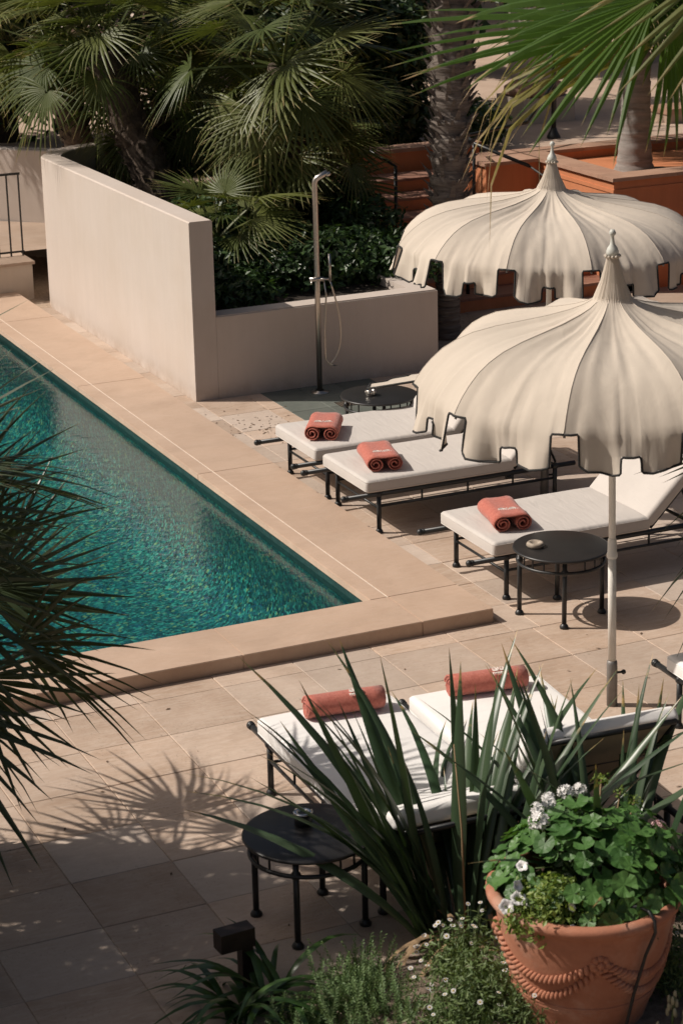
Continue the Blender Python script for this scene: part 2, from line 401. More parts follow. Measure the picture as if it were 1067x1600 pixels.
rl_ = random.Random(77); V = []; F = []
for k in range(260):
    cx_, cy_ = (7.15, 17.75) if k < 130 else (rl_.uniform(3.0, 8.4), rl_.uniform(8.8, 12.3) if rl_.random() < .5 else rl_.uniform(12.6, 18.5))
    if k >= 130 and cx_ < 6.75 and cy_ > 12.4: continue
    x, y = (rl_.gauss(cx_, .22), rl_.gauss(cy_, .28)) if k < 130 else (cx_, cy_)
    if x < 6.74 and y > 12.48: continue
    a = rl_.uniform(0, 6.28); l = rl_.uniform(.006, .022); w_ = l*.35; b0 = len(V); z = .0035
    V += [(x-l*math.cos(a), y-l*math.sin(a), z), (x-w_*math.sin(a), y+w_*math.cos(a), z+.004), (x+l*math.cos(a), y+l*math.sin(a), z+.001), (x+w_*math.sin(a), y-w_*math.cos(a), z)]; F.append((b0, b0+1, b0+2, b0+3))
tag(np_mesh and link('leaf_litter', np_mesh('leaf_litter', V, F, basic('dry_litter', (.12, .075, .045), .95, bmp=0))), 'dry leaf litter scattered over the paving', 'litter', kind='stuff')
# ------------------------------------------------ pool
cop = bpy.data.objects.new('pool_coping', None); COL.objects.link(cop); tag(cop, kind='structure')
def cop_slab(x0, x1, y0, y1, z0, z1, bev=.004):
    b = bev; bm = bmesh.new(); bmesh.ops.create_cube(bm, size=1)
    for v in bm.verts: v.co = ((x0+x1)/2+v.co.x*(x1-x0), (y0+y1)/2+v.co.y*(y1-y0), (z0+z1)/2+v.co.z*(z1-z0))
    bmesh.ops.bevel(bm, geom=list(bm.edges), offset=b, segments=2, affect='EDGES')
    me = bpy.data.meshes.new('coping_slab'); bm.to_mesh(me); bm.free(); me.materials.append(M['coping'])
    return link('coping_slab', me, cop)
CT = .100
xj = [-1.9, .9, 3.45, 4.86, 6.169]
for a, b in zip(xj[:-1], xj[1:]): cop_slab(a+.0005, b-.0005, 12.512, 13.055, -.02, CT)
cop_slab(6.1705, 6.712, 12.512, 13.055, -.02, CT)
yj = [13.055, 16.4, 19.6, 22.55, 23.95]
for a, b in zip(yj[:-1], yj[1:]):
    cop_slab(6.172, 6.712, a+.0008, b-.0002, -.02, CT)
    cop_slab(6.030, 6.163, a+.0008, b-.0002, .045, CT)
MB().box(6.163, 6.172, 13.056, 23.95, -.01, CT-.003).build('joint_line', M['white_grout'], cop)
for a, b in zip([-1.2, 1.2, 3.6], [1.2, 3.6, 6.028]): cop_slab(a+.001, b-.001, 23.352, 23.95, -.02, CT)

def mosaic(name, warp, sc=1.0, dk=1.35):
    m, t, b = nodes(name); p = pos(t)
    nz = N(t, 'ShaderNodeTexNoise', Scale=6.0, Detail=3.0, Roughness=.6); L_(t, p, nz.inputs['Vector'])
    wv = N(t, 'ShaderNodeVectorMath', operation='MULTIPLY_ADD'); L_(t, nz.outputs['Color'], wv.inputs[0]); wv.inputs[1].default_value = (warp, warp, warp); L_(t, p, wv.inputs[2])
    st_ = N(t, 'ShaderNodeMapping'); st_.inputs['Rotation'].default_value = (0, 0, R(-24)); L_(t, wv.outputs[0], st_.inputs[0])
    st2 = N(t, 'ShaderNodeMapping'); st2.inputs['Scale'].default_value = (.75, 1.0, 1.0); L_(t, st_.outputs[0], st2.inputs[0])
    vo = N(t, 'ShaderNodeTexVoronoi', Scale=50*sc, Randomness=.8); L_(t, st2.outputs[0], vo.inputs['Vector'])
    sp = N(t, 'ShaderNodeSeparateColor'); L_(t, vo.outputs['Color'], sp.inputs[0])
    c = ramp(t, sp.outputs[0], [(.0, (.006, .045, .055)), (.25, (.010, .10, .105)), (.45, (.022, .19, .17)), (.60, (.008, .07, .14)), (.75, (.035, .27, .22)), (.92, (.07, .36, .29)), (.99, (.30, .36, .15))])
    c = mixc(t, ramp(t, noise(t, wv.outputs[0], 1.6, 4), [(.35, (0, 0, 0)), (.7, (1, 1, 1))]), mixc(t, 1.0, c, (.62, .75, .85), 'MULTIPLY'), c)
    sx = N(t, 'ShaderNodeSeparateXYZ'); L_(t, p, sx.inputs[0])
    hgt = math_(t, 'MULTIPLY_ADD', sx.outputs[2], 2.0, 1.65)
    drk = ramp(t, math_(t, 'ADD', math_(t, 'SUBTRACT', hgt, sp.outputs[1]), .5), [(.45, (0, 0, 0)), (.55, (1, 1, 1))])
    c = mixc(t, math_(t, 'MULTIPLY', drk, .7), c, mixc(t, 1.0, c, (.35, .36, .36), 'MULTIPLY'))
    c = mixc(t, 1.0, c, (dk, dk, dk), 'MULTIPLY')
    L_(t, c, b.inputs['Base Color']); b.inputs['Roughness'].default_value = .35
    return m
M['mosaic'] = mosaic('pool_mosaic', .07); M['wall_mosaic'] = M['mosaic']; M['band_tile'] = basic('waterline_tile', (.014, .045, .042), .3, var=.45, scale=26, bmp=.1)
FZ = -.85
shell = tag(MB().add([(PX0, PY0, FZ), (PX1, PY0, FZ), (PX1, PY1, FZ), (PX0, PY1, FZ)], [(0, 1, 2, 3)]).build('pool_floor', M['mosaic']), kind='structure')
for (a, b, nrm) in (((PX1, PY0), (PX1, PY1), (-1, 0)), ((PX0, PY0), (PX1, PY0), (0, 1)), ((PX0, PY1), (PX1, PY1), (0, -1)), ((PX0, PY0), (PX0, PY1), (1, 0))):
    MB().add([(*a, -.061), (*b, -.061), (*b, .044), (*a, .044)], [(0, 1, 2, 3)]).build('waterline_band', M['band_tile'], shell)
    cv = [(0, -.062), (0, FZ+.45)]+[(.45*(1-math.cos(R(q))), FZ+.003+.447*(1-math.sin(R(q)))) for q in (15, 30, 45, 60, 75, 90)]
    V = []
    for d_, z_ in cv:
        for p_ in (a, b): V.append((p_[0]+nrm[0]*d_, p_[1]+nrm[1]*d_, z_))
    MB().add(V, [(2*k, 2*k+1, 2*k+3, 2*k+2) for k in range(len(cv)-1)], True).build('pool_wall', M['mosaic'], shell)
def water():
    m = bpy.data.materials.new('pool_water'); m.use_nodes = True; t = m.node_tree; t.nodes.remove(t.nodes['Principled BSDF'])
    p = pos(t); mp = N(t, 'ShaderNodeMapping'); mp.inputs['Scale'].default_value = (1.0, 1.35, 1); mp.inputs['Rotation'].default_value = (0, 0, R(20)); L_(t, p, mp.inputs[0])
    h = math_(t, 'ADD', noise(t, mp.outputs[0], 7, 2, .5, .8), math_(t, 'MULTIPLY', noise(t, mp.outputs[0], 30, 4, .65, .5), .35))
    bp = N(t, 'ShaderNodeBump', Strength=.5, Distance=.0065); L_(t, h, bp.inputs['Height'])
    fr = N(t, 'ShaderNodeFresnel', IOR=1.38); L_(t, bp.outputs[0], fr.inputs['Normal'])
    tr = N(t, 'ShaderNodeBsdfTransparent'); tr.inputs[0].default_value = (.74, .93, .92, 1)
    gl = N(t, 'ShaderNodeBsdfGlossy'); gl.inputs['Roughness'].default_value = .02; gl.inputs[0].default_value = (.95, .97, 1, 1); L_(t, bp.outputs[0], gl.inputs['Normal'])
    mx = N(t, 'ShaderNodeMixShader'); L_(t, fr.outputs[0], mx.inputs[0]); L_(t, tr.outputs[0], mx.inputs[1]); L_(t, gl.outputs[0], mx.inputs[2])
    L_(t, mx.outputs[0], t.nodes['Material Output'].inputs[0]); return m
M['water'] = water()
WZ = -.018
tag(MB().add([(PX0, PY0, WZ), (PX1, PY0, WZ), (PX1, PY1, WZ), (PX0, PY1, WZ)], [(0, 1, 2, 3)]).build('pool_water', M['water']), kind='structure')

# ------------------------------------------------ white walls
def wall_path(pts, thick, z0, h, mat, name):
    """extruded wall, pts is the centre line"""
    P = [Vector((*p, 0)) for p in pts]; Lf = []; Rt = []
    for i, p in enumerate(P):
        d = (P[min(i+1, len(P)-1)]-P[max(i-1, 0)]).normalized(); n = Vector((-d.y, d.x, 0))*thick/2
        Lf.append(p+n); Rt.append(p-n)
    hs = h if isinstance(h, list) else [h]*len(P)
    b = MB(); n = len(P); c = .012
    rows = []
    for i in range(n):
        l, r_, top = Lf[i], Rt[i], hs[i]; ins = (r_-l).normalized()*c
        rows.append([l+Vector((0, 0, z0)), l+Vector((0, 0, top-c)), l+ins+Vector((0, 0, top)), r_-ins+Vector((0, 0, top)), r_+Vector((0, 0, top-c)), r_+Vector((0, 0, z0))])
    vs = [v for r_ in rows for v in r_]; fs = []
    for i in range(n-1):
        for k in range(5): fs.append((i*6+k, i*6+k+1, (i+1)*6+k+1, (i+1)*6+k))
    fs.append((5, 4, 3, 2, 1, 0)); fs.append(tuple((n-1)*6+k for k in range(6)))
    return b.add(vs, fs).build(name, mat)
tw = thing('garden_wall', 'tall smooth white rendered wall beside the pool, curving away at its far end', 'wall', (6.95, 18.86, 0))
T_ = .23
cl = [(6.95+T_/2, 18.86), (6.95+T_/2, 20.2), (6.95+T_/2, 21.9), (6.95+T_/2, 23.3)]
for k in range(1, 9):
    a = k/8*R(78); cl.append((6.95+T_/2+.95*(1-math.cos(a)), 23.3+.95*math.sin(a)))
cl.append((8.35, 24.43))
o = wall_path(cl, T_, -.01, [1.71-.06*min(1, i/6) for i in range(len(cl))], M['plaster'], 'wall_panel')
o.parent = tw; o.location = (-6.95, -18.86, 0)
lw = MB(); lw.box(7.182, 9.5, 18.86, 19.09, -.01, .80)
lo = lw.build('retaining_wall', M['plaster']); tag(lo, 'low white rendered retaining wall behind the steel shower', 'wall')
bmx = bmesh.new(); bmx.from_mesh(lo.data); bmesh.ops.bevel(bmx, geom=[e for e in bmx.edges if all(v.co.z > .5 for v in e.verts)], offset=.012, segments=2, affect='EDGES'); bmx.to_mesh(lo.data); bmx.free()
MB().box(9.28, 9.498, 19.092, 21.6, -.01, .795).build('return_panel', M['plaster'], lo)
# planting bed behind it
tag(MB().add([(7.2, 19.05, .70), (9.45, 19.05, .70), (10.1, 22.0, .72), (10.9, 26.5, .80), (9.4, 26.5, .80), (8.7, 24.5, .78), (7.75, 24.15, .77), (7.2, 23.3, .76)], [(0, 1, 2, 3, 4, 5, 6, 7)]).build('bed_soil', M['dark_soil']), kind='structure')
# ledge with railing at the pool's far end
lg = thing('ledge_wall', 'low cream ledge with stone top carrying the railing at far left', 'wall', (4.4, 23.96, 0))
MB().box(-4, 2.52, 0, .62, -.012, .395).build('ledge_face', M['plaster_cream'], lg)
for k in range(10): MB().box(-4+.655*k+.002, -4+.655*(k+1)-.002, -.02, .62, .3965, .43).build('ledge_slab', M['plaza'], lg)
rl = thing('railing', 'thin dark iron railing standing on the ledge at far left', 'railing', (4.4, 24.34, .43))
MB().box(-3.5, 2.55, -.014, .014, .93, .955).build('top_rail', M['dark_iron'], rl)
MB().box(-3.5, 2.55, -.010, .010, .035, .055).build('bottom_rail', M['dark_iron'], rl)
bar = MB().box(-.0085, .0085, -.0085, .0085, 0, .945).mesh('bar', M['dark_iron'])
for k in range(42): link('bar', bar, rl, (2.53-.139*k, 0, 0))
bk = tag(wall_path([(3.0, 31.06), (5.5, 28.56), (8.9, 25.16)], .22, -.01, 1.32, M['plaster'], 'boundary_wall'), 'white boundary wall behind the railing at far left', 'wall')
tag(MB().add([(0, 24.58, .425), (9.3, 24.58, .425), (9.3, 24.8, .425), (0, 33, .425)], [(0, 1, 2, 3)]).build('upper_path', M['plaza']), kind='structure')

# ------------------------------------------------ terracotta terraces, stairs and planter at the back right
st = thing('garden_stair', 'broad terracotta stair climbing behind the parasols', 'stairs', (10.15, 20.9, 0))
for k in range(7):
    MB().box(0, 3.0, .42*k, .42*7+.3, .15*k-(.01 if k == 0 else 0), .15*(k+1)-.032).build('riser', M['terra_wall'], st)
    for j in range(4): MB().box(.0+.75*j+.002, .75*(j+1)-.002, .42*k-.02, .42*(k+1)+.01, .15*(k+1)-.0305, .15*(k+1)).build('tread', M['terra_tread'], st)
plz = tag(MB().add([(8, 24.1, 1.0), (70, 24.1, 1.0), (70, 90, 1.0), (8, 90, 1.0)], [(0, 1, 2, 3)]).build('plaza', M['plaza']), kind='structure')
MB().box(8.8, 10.1, 24.12, 24.35, -.01, 1.03).build('plaza_edge', M['terra_wall'], plz)
MB().box(12.67, 40, 24.0, 24.25, -.01, 1.02).build('plaza_edge', M['terra_wall'], plz)
tag(MB().add([(10.86, -30, -.003), (60, -30, -.003), (60, 23.99, -.003), (10.86, 23.99, -.003)], [(0, 1, 2, 3)]).build('side_terrace', M['plaza']), kind='structure')
pw = thing('terrace_wall', 'terracotta rendered wall with stone coping left of the planter', 'wall', (10.9, 23.95, 0))
MB().box(0.0, 1.75, 0, .28, -.01, 1.27).build('wall_panel', M['terra_wall'], pw)
for k in range(3): MB().box(-.03+.6*k, .567+.6*k, -.03, .31, 1.272, 1.315).build('coping_stone', M['terra_cap'], pw)
# two upper steps by the planter
us = thing('upper_steps', 'short flight of pale stone steps beside the planter pier', 'steps', (11.55, 22.2, 0))
for k in range(3): 
    MB().box(0.25*k, 1.0, .38*k, 1.7, .60+.16*k-(.62 if k == 0 else 0), .60+.16*(k+1)-.031).build('riser', M['terra_wall'], us)
    MB().box(0.25*k-.02, 1.0, .38*k-.02, .38*(k+1), .60+.16*(k+1)-.03, .60+.16*(k+1)).build('tread', M['plaza'], us)
pl = thing('palm_planter', 'raised terracotta rendered planter with stone rim holding the grey palm', 'planter', (12.72, 20.90, 0))
# planter box  x 0..3.6  y 0..2.3
PW, PD, PZ, TH = 4.2, 2.3, 1.26, .26
MB().box(0, PW, 0, TH, -.01, PZ).build('wall_panel', M['terra_wall'], pl)
MB().box(0, TH, TH+.002, PD-TH-.002, -.01, PZ).build('wall_panel', M['terra_wall'], pl)
MB().box(PW-TH, PW, TH+.002, PD-TH-.002, -.01, PZ).build('wall_panel', M['terra_wall'], pl)
MB().box(0, PW, PD-TH, PD, -.01, PZ).build('wall_panel', M['terra_wall'], pl)
MB().box(-.012, PW+.012, -.012, PD+.012, 1.13, 1.17).build('moulding', M['terra_wall'], pl)
for k in range(5): MB().box(-.04+.84*k+.002, -.04+.84*(k+1)-.002, -.04, TH+.02, PZ+.002, PZ+.042).build('coping_stone', M['terra_cap'], pl)
for k in range(5): MB().box(-.04+.84*k+.002, -.04+.84*(k+1)-.002, PD-TH-.02, PD+.04, PZ+.002, PZ+.042).build('coping_stone', M['terra_cap'], pl)
for k in range(3): MB().box(-.04, TH+.02, TH+.022+.58*k, TH+.022+.58*(k+1)-.004, PZ+.002, PZ+.042).build('coping_stone', M['terra_cap'], pl)
sb = MB(); n_ = 22; rr = random.Random(5)
vs = [(TH+(PW-2*TH)*i/n_, TH+(PD-2*TH)*j/12, 1.10+rr.uniform(-.015, .015)+.10*math.exp(-((TH+(PW-2*TH)*i/n_-.95)**2+(TH+(PD-2*TH)*j/12-1.0)**2)/.25)) for j in range(13) for i in range(n_+1)]
sb.add(vs, [(j*(n_+1)+i, j*(n_+1)+i+1, (j+1)*(n_+1)+i+1, (j+1)*(n_+1)+i) for j in range(12) for i in range(n_)], True).build('soil', M['gravel_soil'], pl)
pp = tag(MB().box(12.0, 12.70, 22.55, 23.2, -.01, 1.26).build('gate_pier', M['terra_wall']), 'dark terracotta pier at the left end of the planter', 'pier')
MB().box(11.96, 12.70, 22.51, 23.24, 1.262, 1.302).build('coping_stone', M['terra_cap'], pp)
# terracotta wall further right, behind the rear parasol
tb = tag(MB().box(13.0, 19.5, 19.4, 19.65, -.01, .95).build('border_wall', M['terra_wall']), 'terracotta garden wall glimpsed under the rear parasol fringe', 'wall')
# handrails
hr = thing('stair_handrail', 'black iron handrail beside the terracotta planter', 'handrail', (12.3, 22.3, 0))
MB().tube([(.02, -.2, 1.30), (-.4, .35, 1.52), (-.3, .75, 1.55), (.6, .9, 1.62), (1.4, 1.6, 2.0), (2.4, 2.6, 2.45)], .022, 8).build('rail', M['black'], hr)
MB().tube([(.8, -.9, .62), (.02, -.2, 1.30)], .013, 6).build('lower_rail', M['dark_iron'], hr)
MB().tube([(-.38, .40, .6), (-.38, .40, 1.52)], .02, 6).build('post', M['black'], hr)
for (x, y, z, h, lab) in ((11.0, 21.1, .15, .95, 'black iron post of the stair rail seen below the rear parasol fringe'), (10.62, 22.1, .45, 1.0, 'dark iron handrail post standing among the shaded shrubs')):
    q = thing('handrail_post', lab, 'handrail', (x, y, z))
    MB().tube([(0, 0, 0), (0, 0, h)], .022, 8).build('post', M['black'], q)
    MB().tube([(0, 0, h), (-.12, .35, h+.12), (-.2, .8, h+.2)] if z > .3 else [(0, 0, h*.35), (-.12, .1, h*.45), (-.3, .3, h*.75)], .014, 6).build('rail', M['black'], q)
lp = thing('lamp_post', 'slim black lamp post rising on the upper plaza', 'lamp post', (14.55, 25.45, 1.0))
MB().tube([(0, 0, 0), (0, 0, 2.9)], .035, 10).build('post', M['black'], lp); MB().lathe([(.09, 0), (.09, .03), (.05, .10), (.036, .14)], 12).build('foot', M['black'], lp)
MB().lathe([(.03, 2.9), (.13, 2.95), (.16, 3.2), (.10, 3.32), (.01, 3.38)], 12).build('lantern', M['pole'], lp)
# pedestal with urn on the plaza
pd = thing('urn_pedestal', 'square pale stone pedestal with rounded pink base on the plaza', 'pedestal', (15.2, 27.1, 1.0))
MB().box(-.4, .4, -.4, .4, 0, .34).build('plinth', M['plaster_cream'], pd)
MB().lathe([(.38, .342), (.44, .38), (.44, .46), (.38, .50), (.30, .54), (.30, .56)], 24).build('base_moulding', M['terra_cap'], pd)
MB().box(-.28, .28, -.28, .28, .562, 1.5).build('shaft', M['plaster'], pd)
bench = thing('stone_bench', 'low stone kerb bench at the right of the plaza', 'bench', (17.2, 25.9, 1.0))
MB().box(-.7, 4, -.2, .3, 0, .12).build('plinth', M['plaza'], bench); MB().box(-.72, 4, -.22, .32, .122, .2).build('seat', M['terra_cap'], bench)
bb = thing('plaza_building', 'shaded building wall with pale pillars glimpsed behind the palms', 'building', (10, 40, 1.0))
MB().box(-12, 40, 0, .5, 0, 6).build('wall', M['plaster_cream'], bb)
for k in range(7): MB().box(-8+4*k, -7.4+4*k, -.4, -.002, 0, 6).build('pillar', M['plaster'], bb)
for k in range(6): 
    wn = MB().box(-6.6+4*k, -4.2+4*k, -.03, -.002, .9, 3.2).build('window', M['dark_iron'], bb)
bal = thing('balustrade', 'white stone balustrade glimpsed between palm trunks at the top', 'balustrade', (12.5, 33.5, 1.0))
MB().box(-3, 3, -.1, .1, .9, 1.02).build('top_rail', M['plaster'], bal)
for k in range(13): MB().lathe([(.07, 0), (.07, .1), (.035, .2), (.085, .45), (.035, .75), (.07, .85), (.07, .9)], 10, (-2.9+.48*k, 0, 0)).build('baluster', M['plaster'], bal)
MB().box(-.9, -.5, -.2, .2, 0, 1.2).build('pier', M['plaster'], bal); MB().ball((-.7, 0, 1.36), .17, 14).build('ball_finial', M['plaster'], bal)

# ================================================================== FURNITURE
def shower():
    s = thing('outdoor_shower', 'tall stainless steel outdoor shower column with hand shower and looping hose', 'shower', (8.117, 18.62, 0), R(-10))
    MB().lathe([(.085, 0), (.085, .008), (.05, .014), (.046, .02)], 20).build('base_flange', M['steel'], s)
    p = MB()
    pts = [(0, 0, .01), (0, 0, 1.2), (0, 0, 2.0)]+[(.06*(1-math.cos(a)), -.02*(1-math.cos(a)), 2.0+.06*math.sin(a)) for a in (R(20), R(40), R(55))]
    l = pts[-1]; pts += [(l[0]+.09, l[1]-.03, l[2]+.055)]
    p.tube(pts, .0265, 12); p.build('column', M['steel'], s)
    MB().tube([(l[0]+.085, l[1]-.028, l[2]+.05), (l[0]+.10, l[1]-.033, l[2]+.02)], .026, 10).build('shower_head', M['steel'], s)
    mx = MB().tube([(-.075, -.01, 1.10), (.06, -.02, 1.10)], .021, 10).build('mixer', M['steel'], s)
    MB().tube([(-.05, -.02, 1.10), (-.075, -.07, 1.07)], .008, 6).build('lever', M['steel'], mx)
    MB().tube([(.03, -.03, 1.10), (.125, -.045, 1.10)], .011, 8).build('holder', M['steel'], s)
    MB().tube([(.115, -.05, 1.08), (.112, -.045, 1.34)], [.012, .014], 8).build('hand_shower', M['steel'], s)
    h = [(.115, -.05, 1.08)]
    for i in range(1, 15):
        a = i/14; h.append((.115+.10*math.sin(PI*min(1, a*1.05))**1.2*(1 if a < .6 else 1)-.02*a, -.05, 1.08-.80*math.sin(a*PI*.5)**1.2))
    e = h[-1]
    h += [(.16, -.05, .262), (.10, -.05, .27), (.055, -.045, .33), (.05, -.045, .6), (.075, -.04, .95), (.06, -.02, 1.09)]
    MB().tube(h, .0085, 7).build('hose', M['steel'], s)
shower()

def lounger(label, loc, rotz, back_deg, mat, seed, group, flat=1.42):
    s = thing('sun_lounger', label, 'sun lounger', loc, rotz, group)
    W = .385
    for sy in (-1, 1):
        y = sy*W
        rail = MB(); rail.tube([(-.035, y, .315), (1.98, y, .315)], .019, 10); rail.build('side_rail', M['black'], s)
        k = MB(); k.ball((-.045, y, .315), .026, 10); k.tube([(-.03, y, .315), (-.015, y, .315)], .023, 10); k.build('knob', M['black'], s)
        lr = MB(); lr.tube([(.25, y, .215), (1.80, y, .215)], .011, 8); lr.build('lower_rail', M['black'], s)
        for x in (.62, 1.02, 1.42): MB().tube([(x, y, .215), (x, y, .315)], .008, 6).build('spindle', M['black'], s)
        for x in (.25, 1.80):
            lg_ = MB(); lg_.tube([(x, y, .012), (x, y, .315)], .0185, 10); lg_.lathe([(.001, 0), (.029, 0), (.031, .012), (.024, .026), (.018, .034)], 12, (x, y, 0)); lg_.ball((x, y, .315), .029, 10)
            lg_.build('leg', M['black'], s)
    for x in (.25, .72, 1.20, 1.42, 1.80): MB().tube([(x, -W+.012, .318), (x, W-.012, .318)], .013, 8).build('cross_bar', M['black'], s)
    MB().tube([(.25, -W+.01, .20), (.25, W-.01, .20)], .010, 8).build('cross_bar', M['black'], s)
    ins = .13; fl_ = flat-ins
    mt = rounded_box(fl_, .84, .108, .032, .008, 18, 12, .0012, seed).build('mattress', mat, s, loc=(ins, 0, .335))
    for z, xx in ((.020, 0), (.090, 0)):
        r_ = .034; L0, W0 = fl_-.003, .84-.003
        pts = []
        for (cx_, cy_, a0) in ((L0-r_, W0/2-r_, 0), (r_, W0/2-r_, 90), (r_, -W0/2+r_, 180), (L0-r_, -W0/2+r_, 270)):
            for q in range(4): a = R(a0+30*q); pts.append((cx_+r_*math.cos(a)+.0015, cy_+r_*math.sin(a), z))
        MB().tube(pts, .0035, 5, closed=True).build('piping', mat, mt)
    a = R(back_deg); BL = .66
    bcus = rounded_box(BL, .84, .095, .032, .008, 10, 12, .0012, seed+9).build('back_cushion', mat, s, loc=(flat+.005, 0, .350), rot=(0, -a, 0))
    d = Vector((math.cos(a), 0, math.sin(a))); n = Vector((-math.sin(a), 0, math.cos(a))); h0 = Vector((flat+.02, 0, .338))
    bf = MB()
    for sy in (-1, 1): 
        bf.tube([h0+Vector((0, sy*.36, 0)), h0+d*.70+Vector((0, sy*.36, 0))], .016, 8)
    e = h0+d*.70; bf.tube([e+Vector((0, -.36, 0)), e+Vector((0, .36, 0))], .016, 8); e2 = h0+d*.30; bf.tube([e2+Vector((0, -.36, 0)), e2+Vector((0, .36, 0))], .010, 8)
    bfo = bf.build('backrest_frame', M['black'], s)
    pn = [h0+d*u+Vector((0, v, 0))-n*.004 for u, v in ((.03, -.345), (.68, -.345), (.68, .345), (.03, .345))]
    pn2 = [p+n*.006 for p in pn]
    MB().add(pn+pn2, [(3, 2, 1, 0), (4, 5, 6, 7), (0, 1, 5, 4), (1, 2, 6, 5), (2, 3, 7, 6), (3, 0, 4, 7)]).build('backing_panel', M['backing'], s)
    if back_deg > 15:
        pt = h0+d*.40; MB().tube([pt+Vector((0, -.30, -.01)), (pt.x+.14, -.30, .318)], .010, 6).build('prop', M['black'], s); MB().tube([pt+Vector((0, .30, -.01)), (pt.x+.14, .30, .318)], .010, 6).build('prop', M['black'], s)
    return s
G1 = 'sun loungers along the long side of the pool'; G2 = 'sun loungers at the short end of the pool'
lounger('pale grey sun lounger farthest from camera, next to the shower', (6.585, 15.955, 0), 0, 52, M['cushion_grey'], 1, G1)
lounger('pale grey sun lounger, middle of the three facing the pool side', (6.585, 14.985, 0), 0, 47, M['cushion_grey'], 2, G1)
lounger('pale grey sun lounger behind the round table with the stone ashtray', (6.755, 13.25, 0), 0, 45, M['cushion_grey'], 3, G1)
lounger('white sun lounger behind the sword-leaved plant, nearest the shaded table', (4.68, 10.93, 0), R(-91), 20, M['cushion_white'], 4, G2)
lounger('white sun lounger with raised back in front of the near parasol pole', (5.60, 10.80, 0), R(-94), 48, M['cushion_white'], 5, G2)
lounger('white sun lounger cut off by the right edge of the photo', (7.26, 10.66, 0), R(-92), 45, M['cushion_white'], 6, G2)

def side_table(label, loc, rotz):
    s = thing('side_table', label, 'side table', loc, rotz, 'round black side tables')
    MB().lathe([(.001, .478), (.318, .478), (.332, .482), (.336, .489), (.332, .497), (.322, .5), (.001, .5)], 56).build('table_top', M['table_top'], s)
    rg = MB(); rg.tube([(.30*math.cos(2*PI*k/40), .30*math.sin(2*PI*k/40), .400) for k in range(40)], .012, 8, closed=True); rg.build('ring', M['black'], s)
    for k in range(4):
        a = PI/4+k*PI/2; x, y = .285*math.cos(a), .285*math.sin(a)
        l = MB(); l.tube([(x, y, .012), (x, y, .478)], .0165, 10); l.lathe([(.001, 0), (.030, 0), (.032, .012), (.024, .026), (.016, .034)], 12, (x, y, 0)); l.ball((x, y, .400), .027, 10); l.build('leg', M['black'], s)
        for d in (-.30, .0, .30): 
            b = a+PI/4+d; MB().tube([(.297*math.cos(b), .297*math.sin(b), .40), (.297*math.cos(b), .297*math.sin(b), .478)], .006, 6).build('spindle', M['black'], s)
    return s
side_table('round black metal table between far lounger and shower', (7.80, 16.62, 0), .2)
side_table('round black metal table with ashtray beside the near parasol pole', (7.20, 12.44, 0), .35)
side_table('round black metal table in palm shade at the lower centre', (3.90, 9.235, 0), .15)
def ashtray(label, loc, kind):
    a = thing('ashtray', label, 'ashtray', loc)
    if kind == 'stone':
        MB().lathe([(.001, 0), (.052, 0), (.062, .012), (.060, .026), (.052, .034), (.036, .034), (.030, .022), (.001, .018)], 22).build('bowl', M['ash_stone'], a)
    elif kind == 'glass':
        MB().lathe([(.001, 0), (.042, 0), (.046, .01), (.046, .048), (.040, .052), (.034, .048), (.032, .014), (.001, .012)], 22).build('bowl', M['steel'], a)
        for k in range(8): MB().ball((.045*math.cos(k*PI/4), .045*math.sin(k*PI/4), .03), .008, 8).build('facet', M['steel'], a)
    else:
        MB().lathe([(.001, 0), (.044, 0), (.046, .005), (.046, .058), (.001, .058)], 24).build('bowl', M['black'], a)
        MB().lathe([(.022, .050), (.024, .0585), (.030, .066), (.050, .067), (.052, .061), (.050, .0585), (.047, .0582)], 24).build('rim', M['ash_glass'], a)
M['ash_stone'] = stone_mat('ashtray_stone', [(.20, .16, .12), (.36, .30, .24), (.50, .43, .36), (.55, .5, .42)], .6, 12)
M['ash_glass'] = basic('ashtray_rim', (.55, .56, .58), .15, .9, bmp=0)
ashtray('small silver glass ashtray on the far table', (7.72, 16.62, .5005), 'glass')
ashtray('round stone ashtray on the table by the near parasol', (7.03, 12.50, .5005), 'stone')
ashtray('black ashtray with pale rim on the shaded table', (3.915, 9.33, .5005), 'black')

